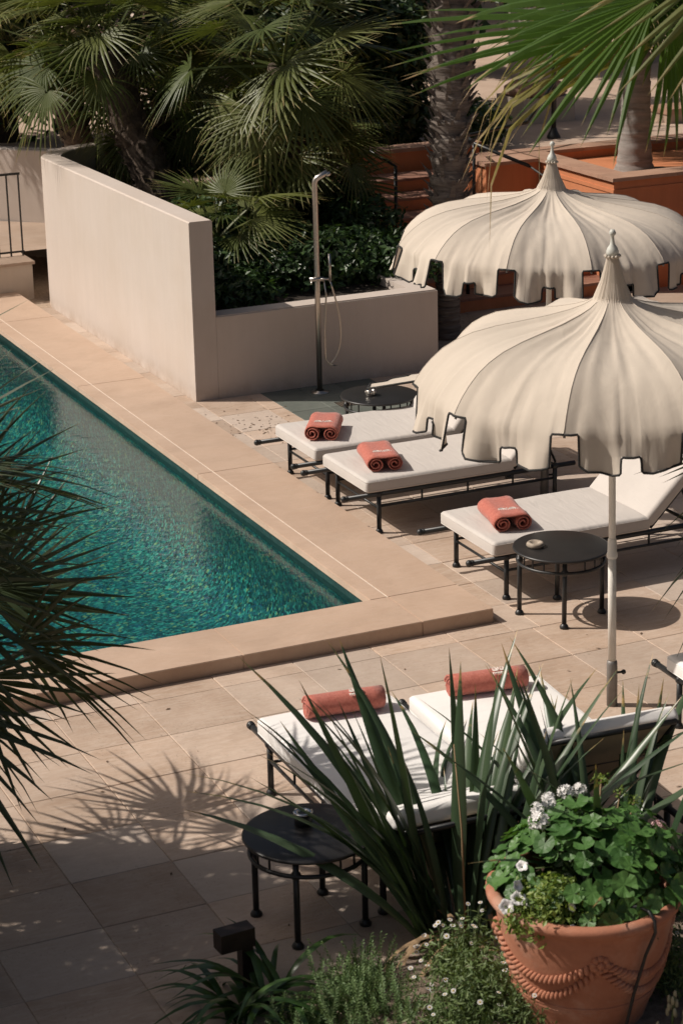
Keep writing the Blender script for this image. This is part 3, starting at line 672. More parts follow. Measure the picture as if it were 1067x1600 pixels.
# ------------------------------------------------ towels
def strip(path, thick, length, seed=0, sag=0.0):
    """2-D path (u,z) given a thickness and pushed along its axis (local Y)"""
    P = [Vector((p[0], p[1])) for p in path]; n = len(P); out = []; ny = 7
    rnd = random.Random(seed); V = []; F = []
    offs = []
    for i in range(n):
        t = (P[min(i+1, n-1)]-P[max(i-1, 0)]); t = t.normalized() if t.length else Vector((1, 0)); offs.append(Vector((-t.y, t.x))*thick/2)
    for j in range(ny+1):
        y = -length/2+length*j/ny
        for i in range(n):
            e = (.006*math.sin(i*.31+seed)+rnd.uniform(-.002, .002)) if j in (0, ny) else 0
            wob = .0025*math.sin(y*17+i*.13+seed)
            for s_ in (1, -1):
                q = P[i]+offs[i]*s_; V.append((q.x+wob, y+e, q.y+wob*.6-sag*(y/length*2)**2))
    def id_(j, i, s_): return (j*n+i)*2+s_
    for j in range(ny):
        for i in range(n-1):
            F.append((id_(j, i, 0), id_(j, i+1, 0), id_(j+1, i+1, 0), id_(j+1, i, 0))); F.append((id_(j, i, 1), id_(j+1, i, 1), id_(j+1, i+1, 1), id_(j, i+1, 1)))
        for i, fl in ((0, 1), (n-1, 0)):
            f = (id_(j, i, 0), id_(j+1, i, 0), id_(j+1, i, 1), id_(j, i, 1)); F.append(f[::-1] if fl else f)
    for i in range(n-1):
        F.append((id_(0, i, 0), id_(0, i, 1), id_(0, i+1, 1), id_(0, i+1, 0))); F.append((id_(ny, i, 0), id_(ny, i+1, 0), id_(ny, i+1, 1), id_(ny, i, 1)))
    return MB().add(V, F, True)
def embroidery(parent, fn, w, h, seed):
    """small white stitched crest: two arcs of loops over a row of strokes; fn(u,v)->surface point"""
    rnd = random.Random(seed); b = MB()
    def line(pts, r=.0016): b.tube([fn(u, v) for u, v in pts], r, 5)
    for s in (-1, 1):
        line([(s*w*(.06+.40*q/8), h*(.05+.42*math.sin(PI*q/8))) for q in range(9)], .0022)
        line([(s*w*(.10+.30*q/6), h*(.02+.25*math.sin(PI*q/6))) for q in range(7)], .002)
        for k in range(4):
            c = w*(.12+.09*k)*s; line([(c+w*.03*math.cos(a), h*.08+h*.09*math.sin(a)) for a in [q*PI/4 for q in range(9)]], .0015)
    for k in range(9):
        c = w*(-.46+.115*k); line([(c, -h*.12), (c+w*.03, -h*(.30+.12*rnd.random())), (c+w*.06, -h*.12)], .0018)
    line([(0, h*.1), (-.03*w, h*.35), (0, h*.5), (.03*w, h*.35), (0, h*.1)], .002)
    b.build('embroidery', M['thread'], parent)
def towel_scroll(label, loc, rotz, seed, width=.29, ln=.44):
    t = thing('rolled_towel', label, 'towel', loc, rotz, 'rolled orange towels')
    rnd = random.Random(seed); ro = .070; path = []; turns = 2.3
    c = width/2-ro; A = []
    for i in range(46):
        q = i/45; th = q*turns*2*PI; r_ = .012+(ro-.0055-.012)*q**.85; A.append((r_, th))
    th_end = A[-1][1]
    left = [(-c-r_*math.sin(th_end-th)*1, ro+.0+r_*math.cos(th_end-th)) for r_, th in A]      # ends on top at (-c, top)
    path += [(x*1.0+.0, z) for x, z in left]
    ztop = left[-1][1]
    for i in range(1, 7): path.append((-c+2*c*i/7, ztop-.004*math.sin(PI*i/7)))
    path += [(-x, z) for x, z in left[::-1]]
    b = strip(path, .0085, ln, seed); 
    zmin = min(v[2] for v in b.v); b.v = [(x, y, (z-zmin)*.92) for x, y, z in b.v]
    b.build('towel_roll', M['towel'], t)
    zt = max(v[2] for v in b.v)
    embroidery(t, lambda u, v: Vector((u, v-ln*.16, zt+.0008-.0035*math.sin(PI*min(1, max(0, (u+c)/(2*c)))))), .15, .06, seed)
    return t
def towel_roll(label, loc, rotz, seed, ln=.46):
    t = thing('rolled_towel', label, 'towel', loc, rotz, 'rolled orange towels')
    path = []; ro = .068
    for i in range(80):
        q = i/79; th = q*3.4*2*PI+.6; r_ = .010+(ro-.010)*q**.9; path.append((r_*math.cos(th)*1.12, r_*math.sin(th)*.95))
    b = strip(path, .0105, ln, seed); zmin = min(v[2] for v in b.v); b.v = [(x, y, z-zmin) for x, y, z in b.v]
    b.build('towel_roll', M['towel'], t)
    zc = ro*.95; R_ = ro*1.04
    embroidery(t, lambda u, v: Vector((-(R_*1.12+.006)*math.sin(v/R_+R(-24)), -u+ln*.14, zc+.006+R_*.97*math.cos(v/R_+R(-24)))), .085, .07, seed)
    return t
TZ = .4535
towel_scroll('rolled orange towel on the lounger next to the shower', (6.96, 15.90, TZ), R(-30), 1)
towel_scroll('rolled orange towel on the middle poolside lounger', (7.00, 14.92, TZ), R(-14), 2)
towel_scroll('rolled orange towel on the lounger behind the ashtray table', (7.17, 13.20, TZ), R(-12), 3)
towel_roll('orange towel roll on the white lounger nearest the shaded table', (4.73, 10.62, TZ-.001), R(-97), 4)
towel_roll('orange towel roll on the white lounger in front of the near pole', (5.60, 10.52, TZ-.001), R(-98), 5)

# ------------------------------------------------ parasols
PROF0 = [(.030, 2.865), (.045, 2.80), (.070, 2.71), (.105, 2.625), (.118, 2.600), (.17, 2.572), (.25, 2.545), (.38, 2.513), (.52, 2.488), (.68, 2.460), (.82, 2.425), (.92, 2.383), (1.00, 2.335), (1.07, 2.272), (1.12, 2.215), (1.155, 2.165), (1.18, 2.120)]
def parasol(label, loc, nr, a0, tilt, seed, flare=None, kz=1.0, kr=1.0):
    PROF = [(r_*(1+(kr-1)*min(1, r_/.6)), 2.125+(z_-2.125)*kz) for r_, z_ in PROF0]; TOP = 2.125+(2.865-2.125)*kz-2.865
    s = thing('parasol', label, 'parasol', loc, 0, 'cream fringed parasols'); s.rotation_euler = tilt
    MB().tube([(0, 0, .30), (0, 0, 1.02)], .0255, 14).build('lower_pole', M['pole'], s)
    MB().lathe([(.0285, .98), (.034, .99), (.034, 1.01), (.029, 1.02), (.027, 1.10), (.0225, 1.11)], 14).build('pole_collar', M['pole'], s)
    MB().tube([(0, 0, 1.02), (0, 0, 2.84+TOP)], .0215, 14).build('upper_pole', M['pole'], s)
    MB().lathe([(.001, 0), (.034, 0), (.034, .285), (.031, .30), (.026, .305)], 16).build('base_socket', M['socket'], s)
    k = MB(); k.tube([(.03, -.01, .22), (.065, -.02, .22)], .008, 8); k.ball((.07, -.022, .22), .016, 8); k.build('clamp_knob', M['black'], s)
    MB().lathe([(.001, 2.86), (.036, 2.862), (.037, 2.885), (.030, 2.905), (.016, 2.925), (.011, 2.95), (.0105, 2.975), (.019, 2.985), (.0205, 2.997), (.012, 3.012), (.001, 3.015)], 18, (0, 0, TOP)).build('finial', M['finial'], s)
    rf = MB()
    for q in range(12):
        a = q*PI/6; rf.ball((.043*math.cos(a), .043*math.sin(a), 2.858+TOP), .009, 6)
    rf.build('ruffle', M['canopy'], s)
    rnd = random.Random(seed)
    us = [0, .05, .10, .11, .18, .27, .36, .415, .425, .47, .52, .575, .585, .66, .75, .84, .89, .90, .95, 1.0]
    us = sorted(us+[(q0+q1)/2 for q0, q1 in zip(us[:-1], us[1:]) if q1-q0 > .03])
    vrow = [0, .18, .36, .52, .54, .78, 1.0]
    DROP = .212
    stp = 2*PI/nr
    for p in range(nr):
        V = []; F = []; nu = len(us); b0 = a0+p*stp
        ph = [rnd.uniform(0, 6.28) for _ in range(8)]
        def pt(u, i):
            r_, z = PROF[i]; f = i/(len(PROF)-1)
            # chord between the ribs, slight billow near the shoulder
            al = (u-.5)*stp; chord = math.cos(stp/2)/math.cos(al); kk = min(1, max(0, (r_-.10)/.25))
            rr_ = r_*(1+(chord-1)*1.08*kk)
            bil = 4*u*(1-u)
            zz = z-bil*kk*(.010+.030*math.sin(PI*min(1, f*.97))**.8)
            if i < 4: rr_ *= 1+.030*math.sin(al*6*12+ph[0])
            wr = .0045*kk*min(1, bil*2)*(math.sin(23*u+7*f+ph[1])*math.sin(9*f+ph[2])+.6*math.sin(41*u-12*f+ph[3])*f)
            if i > 9: rr_ += min(1, bil*2)*(i-9)/7*(.005*math.sin(29*u+ph[7])+.003*math.sin(57*u+ph[2])+.003*math.sin(91*u+ph[5]))
            a = b0+u*stp
            return Vector((rr_*math.cos(a), rr_*math.sin(a), zz+wr))
        for i in range(len(PROF)):
            for u in us: V.append(pt(u, i))
        for i in range(len(PROF)-1):
            for k in range(nu-1): F.append((i*nu+k, i*nu+k+1, (i+1)*nu+k+1, (i+1)*nu+k))
        base = (len(PROF)-1)*nu
        def vpt(u, v):
            if v > .9:
                for e_ in (.107, .42, .58, .893): v -= .10*max(0, 1-abs(u-e_)/.028)*(v-.9)/.1
            e = pt(u, len(PROF)-1); a = b0+u*stp; d = Vector((math.cos(a), math.sin(a), 0))
            fl = .030*v+.036*math.sin(9*u+ph[4])*v+.022*math.sin(23*u+ph[5])*v**1.3+.008*math.sin(55*u+ph[1])*v
            if flare is not None and p == flare: fl += (.24 if u > .5 else .06)*v
            return e+d*fl+Vector((0, 0, -DROP*v*(1-.07*math.sin(8*u+ph[6]))*(1 if not (flare == p and u > .5) else .22)))
        idx = {}
        def vid(k, j):
            if j == 0: return base+k
            if (k, j) not in idx: idx[(k, j)] = len(V); V.append(vpt(us[k], vrow[j]))
            return idx[(k, j)]
        def solid(k, j):
            um = (us[k]+us[k+1])/2; vm = vrow[j+1]
            if um < .105 or um > .895: return vm <= .02
            if .42 < um < .58: return vm <= .53
            return True
        for k in range(nu-1):
            for j in range(len(vrow)-1):
                if solid(k, j): F.append((vid(k, j), vid(k+1, j), vid(k+1, j+1), vid(k, j+1)))
        mb = MB(); mb.add(V, F, True); po = mb.build('canopy_panel', M['canopy'], s)
        # piping follows the castellated edge
        n3 = lambda u, v: vpt(u, v)+Vector((math.cos(b0+u*stp), math.sin(b0+u*stp), 0))*.002
        edge = [(0, .0), (.05, .0), (.095, .0), (.105, .06), (.107, .5), (.109, .93), (.122, 1.0), (.18, 1), (.27, 1), (.36, 1), (.407, 1.0), (.419, .95), (.421, .7), (.425, .58), (.438, .53), (.47, .525), (.52, .525), (.562, .53), (.575, .58), (.579, .7), (.581, .95), (.593, 1), (.66, 1), (.75, 1), (.84, 1), (.878, 1), (.891, .93), (.893, .5), (.895, .06), (.905, .0), (.95, 0), (1, 0)]
        MB().tube([n3(u, v) for u, v in edge], .0072, 6).build('edge_piping', M['piping'], po)
        rb = [pt(0, i) for i in range(4, len(PROF))]
        MB().tube([q+Vector((0, 0, .001)) for q in rb], .0018, 5).build('seam', M['canopy'], po)
        MB().tube([q-Vector((0, 0, .022))*1.0-Vector((q.x, q.y, 0)).normalized()*.01 for q in rb[1:]], .0075, 6).build('rib', M['socket'], s)
    MB().lathe([(.022, 2.02), (.045, 2.03), (.045, 2.09), (.022, 2.10)], 14).build('runner_hub', M['socket'], s)
    for p in range(nr):
        a = a0+p*stp; MB().tube([(.04*math.cos(a), .04*math.sin(a), 2.06), (.62*math.cos(a), .62*math.sin(a), 2.125+(2.46-2.125)*kz-.055)], .006, 5).build('strut', M['socket'], s)
    return s
M['finial'] = basic('grey_white_finial', (.52, .53, .49), .5, bmp=.03)
parasol('cream canvas parasol in front, its pole beside the ashtray table', (6.685, 10.90, 0), 10, R(-134), (R(.15), R(-1.15), 0), 11, flare=7)
parasol('cream canvas parasol at the back, its pole among the poolside loungers', (8.34, 14.69, 0), 12, R(-135), (R(.1), R(.9), 0), 12, None, .82, 1.01)
# ================================================================== PLANTS
def fan_mesh(name, mat, seed, nseg=26, Rr=.62, lp=.6, spread=115, split=.42, bend=25, droop=.25, fold=.35, cup=.12, wide=1.0, petr=.009, hang=0.0, lenvar=.12):
    """palm fan leaf with its stalk: stalk along +X from the crown, folded segments radiating from its end"""
    rnd = random.Random(seed); V = []; F = []; A = []
    # stalk
    ns = 5; hub = Vector((lp, 0, -.10*lp))
    for i in range(ns+1):
        q = i/ns; c = Vector((lp*q, 0, -.10*lp*q*q)); r_ = petr*(1.6-.8*q)
        for k in range(3): a = 2*PI*k/3+PI/2; V.append(c+Vector((0, r_*math.cos(a), r_*math.sin(a)))); A.append(0)
    for i in range(ns):
        for k in range(3):
            a, b, c, d = i*3+k, i*3+(k+1) % 3, (i+1)*3+(k+1) % 3, (i+1)*3+k; F += [(a, b, c), (a, c, d)]
    bd = R(bend); e1 = Vector((math.cos(bd), 0, -math.sin(bd))); nn = Vector((math.sin(bd), 0, math.cos(bd))); e2 = Vector((0, 1, 0))
    dth = R(2*spread)/nseg
    for i in range(nseg):
        th = -R(spread)+dth*(i+.5)+rnd.uniform(-.15, .15)*dth
        d = e1*math.cos(th)+e2*math.sin(th); p = -e1*math.sin(th)+e2*math.cos(th)
        Ls = Rr*(.80+.20*math.cos(th*.75))*(1+rnd.uniform(-lenvar, lenvar*.5)); sp = split*rnd.uniform(.85, 1.1)
        dr = droop*rnd.uniform(.6, 1.5); tw = rnd.uniform(-.25, .25); hg = hang*rnd.uniform(.2, 1.3)
        base = len(V); st = [.05, sp*.55, sp, sp+(1-sp)*.33, sp+(1-sp)*.68]
        for s in st+[1.0]:
            hw = s*Ls*math.tan(dth/2)*1.05*wide if s <= sp else sp*Ls*math.tan(dth/2)*1.05*wide*max(0, (1-s)/(1-sp))**.75
            c = hub+d*(s*Ls)+nn*(cup*Ls*s*abs(math.sin(th)))+Vector((0, 0, -dr*Ls*s*s))+p*(tw*.06*Ls*s*s)
            if hg and s > sp: 
                ex = (s-sp)/(1-sp); c = c-d*(hg*.35*Ls*(1-sp)*ex*ex)+Vector((0, 0, -hg*.9*Ls*(1-sp)*ex*ex))
            if s == 1.0: V.append(c); A.append(1.0+rnd.uniform(-.15, .1))
            else:
                V += [c-p*hw, c+nn*(hw*fold), c+p*hw]; A += [s, s*.9, s]
        for j in range(4):
            a = base+j*3; b = a+3; F += [(a, a+1, b+1), (a, b+1, b), (a+1, a+2, b+2), (a+1, b+2, b+1)]
        a = base+12; t_ = base+15; F += [(a, a+1, t_), (a+1, a+2, t_)]
    return np_mesh(name, [tuple(v) for v in V], F, mat, False, A)

FAN = [fan_mesh('frond', M['fan_leaf'], 20+k, nseg=24+2*(k % 3), Rr=.52+.05*(k % 3), lp=.50+.07*(k % 4), spread=105+6*(k % 3), split=.34+.03*(k % 3), bend=15+11*(k % 4), droop=.16+.09*(k % 3), hang=.0 if k % 3 else .35, cup=.14) for k in range(8)]
NEAR = [fan_mesh('frond', M['near_leaf'], 40+k, nseg=16, Rr=.78+.05*(k % 3), lp=.50+.06*(k % 3), spread=70+7*(k % 3), split=.30, bend=4+9*(k % 3), droop=.12+.07*(k % 3), cup=.30, wide=.95, fold=.6, lenvar=.22) for k in range(6)]

def trunk(root, pts, r0, r1, mat, seed, shag=120, shl=.10, n=14, rough=.10, name='trunk'):
    rnd = random.Random(seed); P = [Vector(p) for p in pts]
    # densify
    D = []
    for a, b in zip(P[:-1], P[1:]):
        k = max(2, int((b-a).length/.06))
        for i in range(k): D.append(a.lerp(b, i/k))
    D.append(P[-1]); N_ = len(D)
    rad = [(r0+(r1-r0)*i/(N_-1))*(1+rough*math.sin(i*2.1)*.5+rnd.uniform(-rough, rough)*.5) for i in range(N_)]
    b = MB(); b.tube(D, rad, n); t = b.build(name, mat, root)
    if shag:
        V = []; F = []
        for s in range(shag):
            q = (s+rnd.random())/shag; i = min(N_-2, int(q*(N_-1))); c = D[i]; ax = (D[i+1]-D[i]).normalized()
            a = s*2.4+rnd.uniform(-.3, .3); o = ax.orthogonal().normalized(); o = Matrix.Rotation(a, 3, ax) @ o; sd = ax.cross(o)
            p0 = c+o*rad[i]*.85; L = shl*rnd.uniform(.6, 1.4); wv = .022*rnd.uniform(.7, 1.5)*(r0/.15)
            tip = p0+(ax*rnd.uniform(.5, 1.0)+o*rnd.uniform(.35, .8)).normalized()*L
            k = len(V); V += [p0-sd*wv-ax*.02, p0+sd*wv-ax*.02, tip+sd*wv*.45, tip-sd*wv*.45, p0+ax*.05, p0-ax*.03+o*.012]
            F += [(k, k+1, k+2), (k, k+2, k+3), (k+3, k+2, k+4), (k, k+3, k+4), (k+1, k+4, k+2)]
        me = np_mesh('leaf_bases', [tuple(v) for v in V], F, mat); link('leaf_bases', me, t)
    return t

def crown(root, c, meshes, n, seed, emax=82, emin=-40, sc=(.85, 1.15), name='frond', az=None, skip=None):
    rnd = random.Random(seed)
    for i in range(n):
        q = (i+.5)/n; e = emax+(emin-emax)*q**.85+rnd.uniform(-8, 8)
        a = (i*137.5+rnd.uniform(-18, 18)) if az is None else rnd.uniform(*az)
        me = meshes[rnd.randrange(len(meshes))]; s = rnd.uniform(*sc)
        rot = Matrix.Rotation(R(a), 3, 'Z') @ Matrix.Rotation(-R(e), 3, 'Y') @ Matrix.Rotation(R(rnd.uniform(-35, 35)), 3, 'X')
        link(name, me, root, c, rot.to_euler(), (s, s, s))

# ---- clump of fan palms in the bed behind the walls
def fan_palm(label, base, pts, r0, r1, n, seed, sc=(.85, 1.15), emin=-45, shag=150):
    t = thing('fan_palm', label, 'palm tree', base, 0, 'fan palms in the bed behind the walls')
    loc = [tuple(Vector(p)-Vector(base)) for p in pts]
    trunk(t, loc, r0, r1, M['brown_trunk'], seed, shag)
    crown(t, loc[-1], FAN, n, seed, emin=emin, sc=sc)
    return t
fan_palm('fan palm with thick leaning trunk rising behind the tall white wall', (8.12, 22.3, .72), [(8.12, 22.3, .72), (7.98, 22.62, 1.4), (7.82, 23.0, 2.1), (7.70, 23.25, 2.75)], .22, .20, 34, 1, (1.0, 1.3), emin=-18, shag=240)
fan_palm('short fan palm at far left with lit drooping leaves', (8.0, 25.15, .42), [(8.0, 25.15, .42), (7.9, 25.0, 1.5), (7.45, 24.6, 2.75)], .19, .17, 30, 2, (1.0, 1.25), emin=-25)
fan_palm('fan palm with pale hanging leaves high above the shower side', (8.80, 21.75, .72), [(8.80, 21.75, .72), (8.88, 21.7, 1.5), (9.0, 21.4, 2.72)], .17, .15, 34, 3, (1.0, 1.35), emin=-55)
fan_palm('low fan palm with curved trunk just left of the shower column', (8.72, 21.45, .72), [(8.72, 21.45, .72), (8.85, 21.45, 1.15), (9.1, 21.55, 1.65), (9.2, 21.6, 1.92)], .14, .15, 26, 4, (.85, 1.1))
fan_palm('small bushy fan palm at the foot of the tall wall top', (7.95, 20.75, .72), [(7.95, 20.75, .72), (7.95, 20.75, 1.12)], .12, .12, 26, 5, (.75, 1.0), emin=-15, shag=40)
fan_palm('shaded fan palm between the shower and the stair', (9.75, 22.6, .75), [(9.75, 22.6, .75), (9.8, 22.6, 1.75)], .13, .13, 28, 6, (.9, 1.2))
fan_palm('fan palm crown at the top left corner of the photo', (6.9, 27.4, .0), [(6.9, 27.4, .0), (6.85, 27.2, 1.5), (6.8, 27.1, 3.1)], .17, .15, 30, 7, (1.0, 1.3), emin=-25)
fan_palm('fan palm half hidden at the top centre behind the others', (9.6, 24.6, .75), [(9.6, 24.6, .75), (9.7, 24.5, 2.6)], .15, .14, 30, 8, (1.0, 1.3))
fan_palm('fan palm at top left between the leaning trunk and the hanging leaves', (8.6, 24.0, .75), [(8.6, 24.0, .75), (8.45, 23.6, 2.2)], .15, .14, 28, 9, (1.0, 1.25))

# ---- tall palm with ringed foot, behind the low wall's end
tp = thing('tall_palm', 'tall palm with ringed foot and shaggy upper trunk at the end of the low wall', 'palm tree', (10.18, 19.98, 0))
b = MB(); prof = []
for i in range(40):
    z = 1.05*i/39; prof.append((.118+.012*math.sin(i*1.9)+.025*math.exp(-z*6), z))
lowt = b.lathe(prof, 18).build('ringed_foot', M['ring_trunk'], tp)
for i in range(26):
    MB().lathe([(.114, 0), (.132, .010), (.128, .022), (.112, .030)], 16).build('leaf_scar', M['ring_trunk'], lowt, loc=(0, 0, .03+.039*i), rot=(random.uniform(-.08, .08), random.uniform(-.08, .08), 0))
trunk(tp, [(0, 0, 1.0), (.03, .03, 1.25), (.1, .12, 1.9), (.2, .28, 2.8), (.3, .4, 3.8), (.35, .5, 4.6)], .17, .25, M['ring_trunk'], 31, 420, .15, rough=.25)
tp_me = [fan_mesh('frond', M['fan_leaf'], 60+k, nseg=34, Rr=.85, lp=.85, spread=120, split=.5, bend=20+15*k, droop=.3, cup=.1, petr=.014) for k in range(3)]
crown(tp, (.35, .5, 4.7), tp_me, 18, 33, emin=-20, sc=(.75, .95))

# ---- palm with smooth grey trunk in the terracotta planter
gp = thing('planter_palm', 'broad-leaved fan palm with smooth grey trunk in the terracotta planter', 'palm tree', (13.62, 21.93, 1.10))
prof = [(.275, .0), (.245, .06), (.205, .18), (.182, .42), (.172, .8), (.165, 1.2), (.16, 1.45)]
pf = []
for i in range(60):
    z = 1.45*i/59
    for (r0, z0), (r1, z1) in zip(prof[:-1], prof[1:]):
        if z0 <= z <= z1: r_ = r0+(r1-r0)*(z-z0)/(z1-z0); break
    pf.append((r_+.004*math.sin(z*42)-(.012 if i % 13 == 6 else 0), z))
MB().lathe(pf, 24).build('trunk', M['grey_trunk'], gp)
BIG = [fan_mesh('frond', M['big_leaf'], 80+k, nseg=32, Rr=1.45, lp=.95, spread=92, split=.50, bend=(25, 62, 80)[k], droop=.16+.05*k, cup=.10, petr=.018, fold=.5, hang=.2) for k in range(3)]
OLD = [fan_mesh('frond', M['old_leaf'], 90+k, nseg=30, Rr=1.30, lp=1.0, spread=80, split=.46, bend=24, droop=.22, cup=.06, petr=.016, fold=.4, hang=1.0) for k in range(2)]
# frond: (azimuth, elevation, roll, mesh, scale); azimuth 156 = screen left, -114 = towards the viewer
cw = (0, 0, 1.52)
for (az, el, ro, me, s) in (
    (-135, 56, 0, BIG[1], .8), (-112, 60, 0, BIG[2], .85), (-160, 44, 10, BIG[0], .85), (172, 66, -10, BIG[1], .8), (-175, 52, 10, OLD[0], .7),
    (-90, 30, -10, BIG[1], .9), (-70, 20, 10, BIG[1], .95), (-45, 25, 0, BIG[0], 1.0), (-20, 10, 0, BIG[1], 1.0), (10, 30, 0, BIG[0], 1.0), (50, 20, 0, BIG[0], 1), (90, 25, 0, BIG[1], 1), (120, 45, 0, BIG[0], .9),
    (-130, 72, 0, BIG[1], 1.0), (160, 78, 0, BIG[1], .7), (60, 65, 0, BIG[1], .95), (-60, 64, 0, BIG[1], .95)):
    rot = Matrix.Rotation(R(az), 3, 'Z') @ Matrix.Rotation(-R(el), 3, 'Y') @ Matrix.Rotation(R(ro), 3, 'X')
    link('frond', me, gp, cw, rot.to_euler(), (s, s, s))

oc = Vector((6.327, 8.665, 4.868))
op = thing('overhanging_palm', 'tall fan palm outside the right edge, its green fronds hanging across the top right', 'palm tree', (6.36, 8.66, 0))
trunk(op, [(0, 0, -.01), (0, 0, 2.0), (-.03, 0, 4.75)], .15, .12, M['grey_trunk'], 61, 0, rough=.03)
cr_, cu_, cf_ = Vector((.910, -.414, -.022)), Vector((.149, .277, .949)), Vector((.387, .867, -.314))
def hung(hub, ang, me, tiltf, nup):
    hub = Vector(hub); a = R(ang); d = (cr_*math.cos(a)+cu_*math.sin(a)+cf_*tiltf).normalized()
    n = (-cf_*.8+cu_*nup); n = (n-d*n.dot(d)).normalized(); m_ = Matrix((d, n.cross(d), n)).transposed()
    link('frond', me, op, hub-Vector(op.location), m_.to_euler())
    c0 = oc-Vector(op.location); h0 = hub-Vector(op.location)
    MB().tube([c0, c0.lerp(h0, .5)+Vector((0, 0, .12)), h0+d*.05], [.022, .016, .011], 6).build('stalk', M['stem'], op)
HB = [fan_mesh('frond', M['big_leaf'], 110, nseg=20, Rr=.90, lp=.01, spread=50, split=.50, bend=0, droop=.10, cup=.06, fold=.6, hang=.15, petr=.004, lenvar=.2),
      fan_mesh('frond', M['big_leaf'], 111, nseg=12, Rr=1.30, lp=.01, spread=26, split=.45, bend=0, droop=.05, cup=.05, fold=.6, hang=.10, petr=.004, lenvar=.12),
      fan_mesh('frond', M['old_leaf'], 112, nseg=14, Rr=1.18, lp=.01, spread=22, split=.45, bend=0, droop=.08, cup=.05, fold=.5, hang=1.0, petr=.004, lenvar=.25),
      fan_mesh('frond', M['big_leaf'], 113, nseg=14, Rr=.60, lp=.01, spread=34, split=.5, bend=0, droop=.10, cup=.05, fold=.6, hang=.2, petr=.004)]
hung((5.474, 8.636, 4.569), 207, HB[0], -.05, .5)
hung((5.721, 8.983, 4.406), 176, HB[1], .12, .6)
hung((5.706, 8.965, 4.313), 190, HB[2], .10, .7)
hung((5.601, 8.739, 4.438), 292, HB[3], .1, .3)
crown(op, tuple(oc-Vector(op.location)), tp_me, 22, 63, emax=80, emin=0, sc=(.8, 1.0), az=(-150, 95))

# ---- near fan palm reaching in from the left edge, and its neighbour just outside the frame
npalm = thing('near_fan_palm', 'dark fan palm reaching in over the pool from the left edge', 'palm tree', (2.33, 10.85, 0))
trunk(npalm, [(0, 0, -.01), (.0, .0, .6), (.0, 0, 1.28)], .13, .12, M['brown_trunk'], 51, 90)
for (az, el, ro, k, s) in ((15, 62, 20, 0, .95), (-25, 52, -40, 1, .95), (-10, 22, 60, 3, .95), (5, 6, 70, 0, .95), (-28, -6, -60, 1, 1.05), (-50, -30, 50, 3, .9), (-75, -34, -30, 4, .9),
    (-85, 35, 0, 0, 1), (100, 40, 0, 5, 1), (130, 20, 0, 0, 1), (160, 50, 0, 1, 1), (200, 20, 0, 2, 1), (240, 40, 0, 3, 1), (270, 10, 0, 4, 1), (75, 15, 0, 5, .9), (-95, -20, 0, 2, 1)):
    rot = Matrix.Rotation(R(az), 3, 'Z') @ Matrix.Rotation(-R(el), 3, 'Y') @ Matrix.Rotation(R(ro), 3, 'X')
    link('frond', NEAR[k], npalm, (.0, 0, 1.33), rot.to_euler(), (s, s, s))
trunk(npalm, [(-.12, .05, -.01), (-.18, .05, 1.0), (-.22, .05, 2.0)], .12, .11, M['brown_trunk'], 151, 110)
for (az, el, ro, k, s) in ((-25, 40, 20, 0, .95), (-60, 30, -20, 1, 1.0), (-5, 12, -30, 2, .9), (-45, 5, 40, 3, 1.0), (-80, 0, 0, 4, 1.0), (-30, 70, 0, 5, .9), (60, 60, 0, 0, .9), (110, 30, 0, 1, 1), (150, 10, 0, 2, 1), (190, 40, 0, 3, 1), (230, 15, 0, 4, 1), (265, 30, 0, 5, 1), (-70, -25, 20, 2, 1.0), (250, -20, 0, 0, 1)):
    rot = Matrix.Rotation(R(az), 3, 'Z') @ Matrix.Rotation(-R(el), 3, 'Y') @ Matrix.Rotation(R(ro), 3, 'X')
    link('frond', NEAR[k], npalm, (-.22, .05, 2.05), rot.to_euler(), (s, s, s))
n2 = thing('near_fan_palm', 'second dark fan palm outside the left edge, shading the lower paving', 'palm tree', (.65, 10.6, 0))
trunk(n2, [(0, 0, -.01), (.0, .0, 1.2), (.05, 0, 2.2)], .14, .12, M['brown_trunk'], 52, 90)
crown(n2, (.05, 0, 2.25), NEAR, 90, 53, emin=-50, sc=(.85, 1.12))
n3 = thing('near_fan_palm', 'third dark fan palm outside the lower left corner, shading the paving', 'palm tree', (-.6, 9.9, 0))
trunk(n3, [(0, 0, -.01), (.0, .0, 1.4), (.05, 0, 2.5)], .14, .12, M['brown_trunk'], 54, 90)
crown(n3, (.05, 0, 2.55), NEAR, 90, 55, emin=-50, sc=(1.0, 1.3))
rp = thing('right_fan_palm', 'fan palm whose leaf tips enter at the right edge', 'palm tree', (8.02, 10.3, 0))
trunk(rp, [(0, 0, -.01), (0, 0, 1.6)], .13, .12, M['brown_trunk'], 56, 90)
crown(rp, (0, 0, 1.65), NEAR, 36, 57, emin=-35, sc=(.9, 1.06))

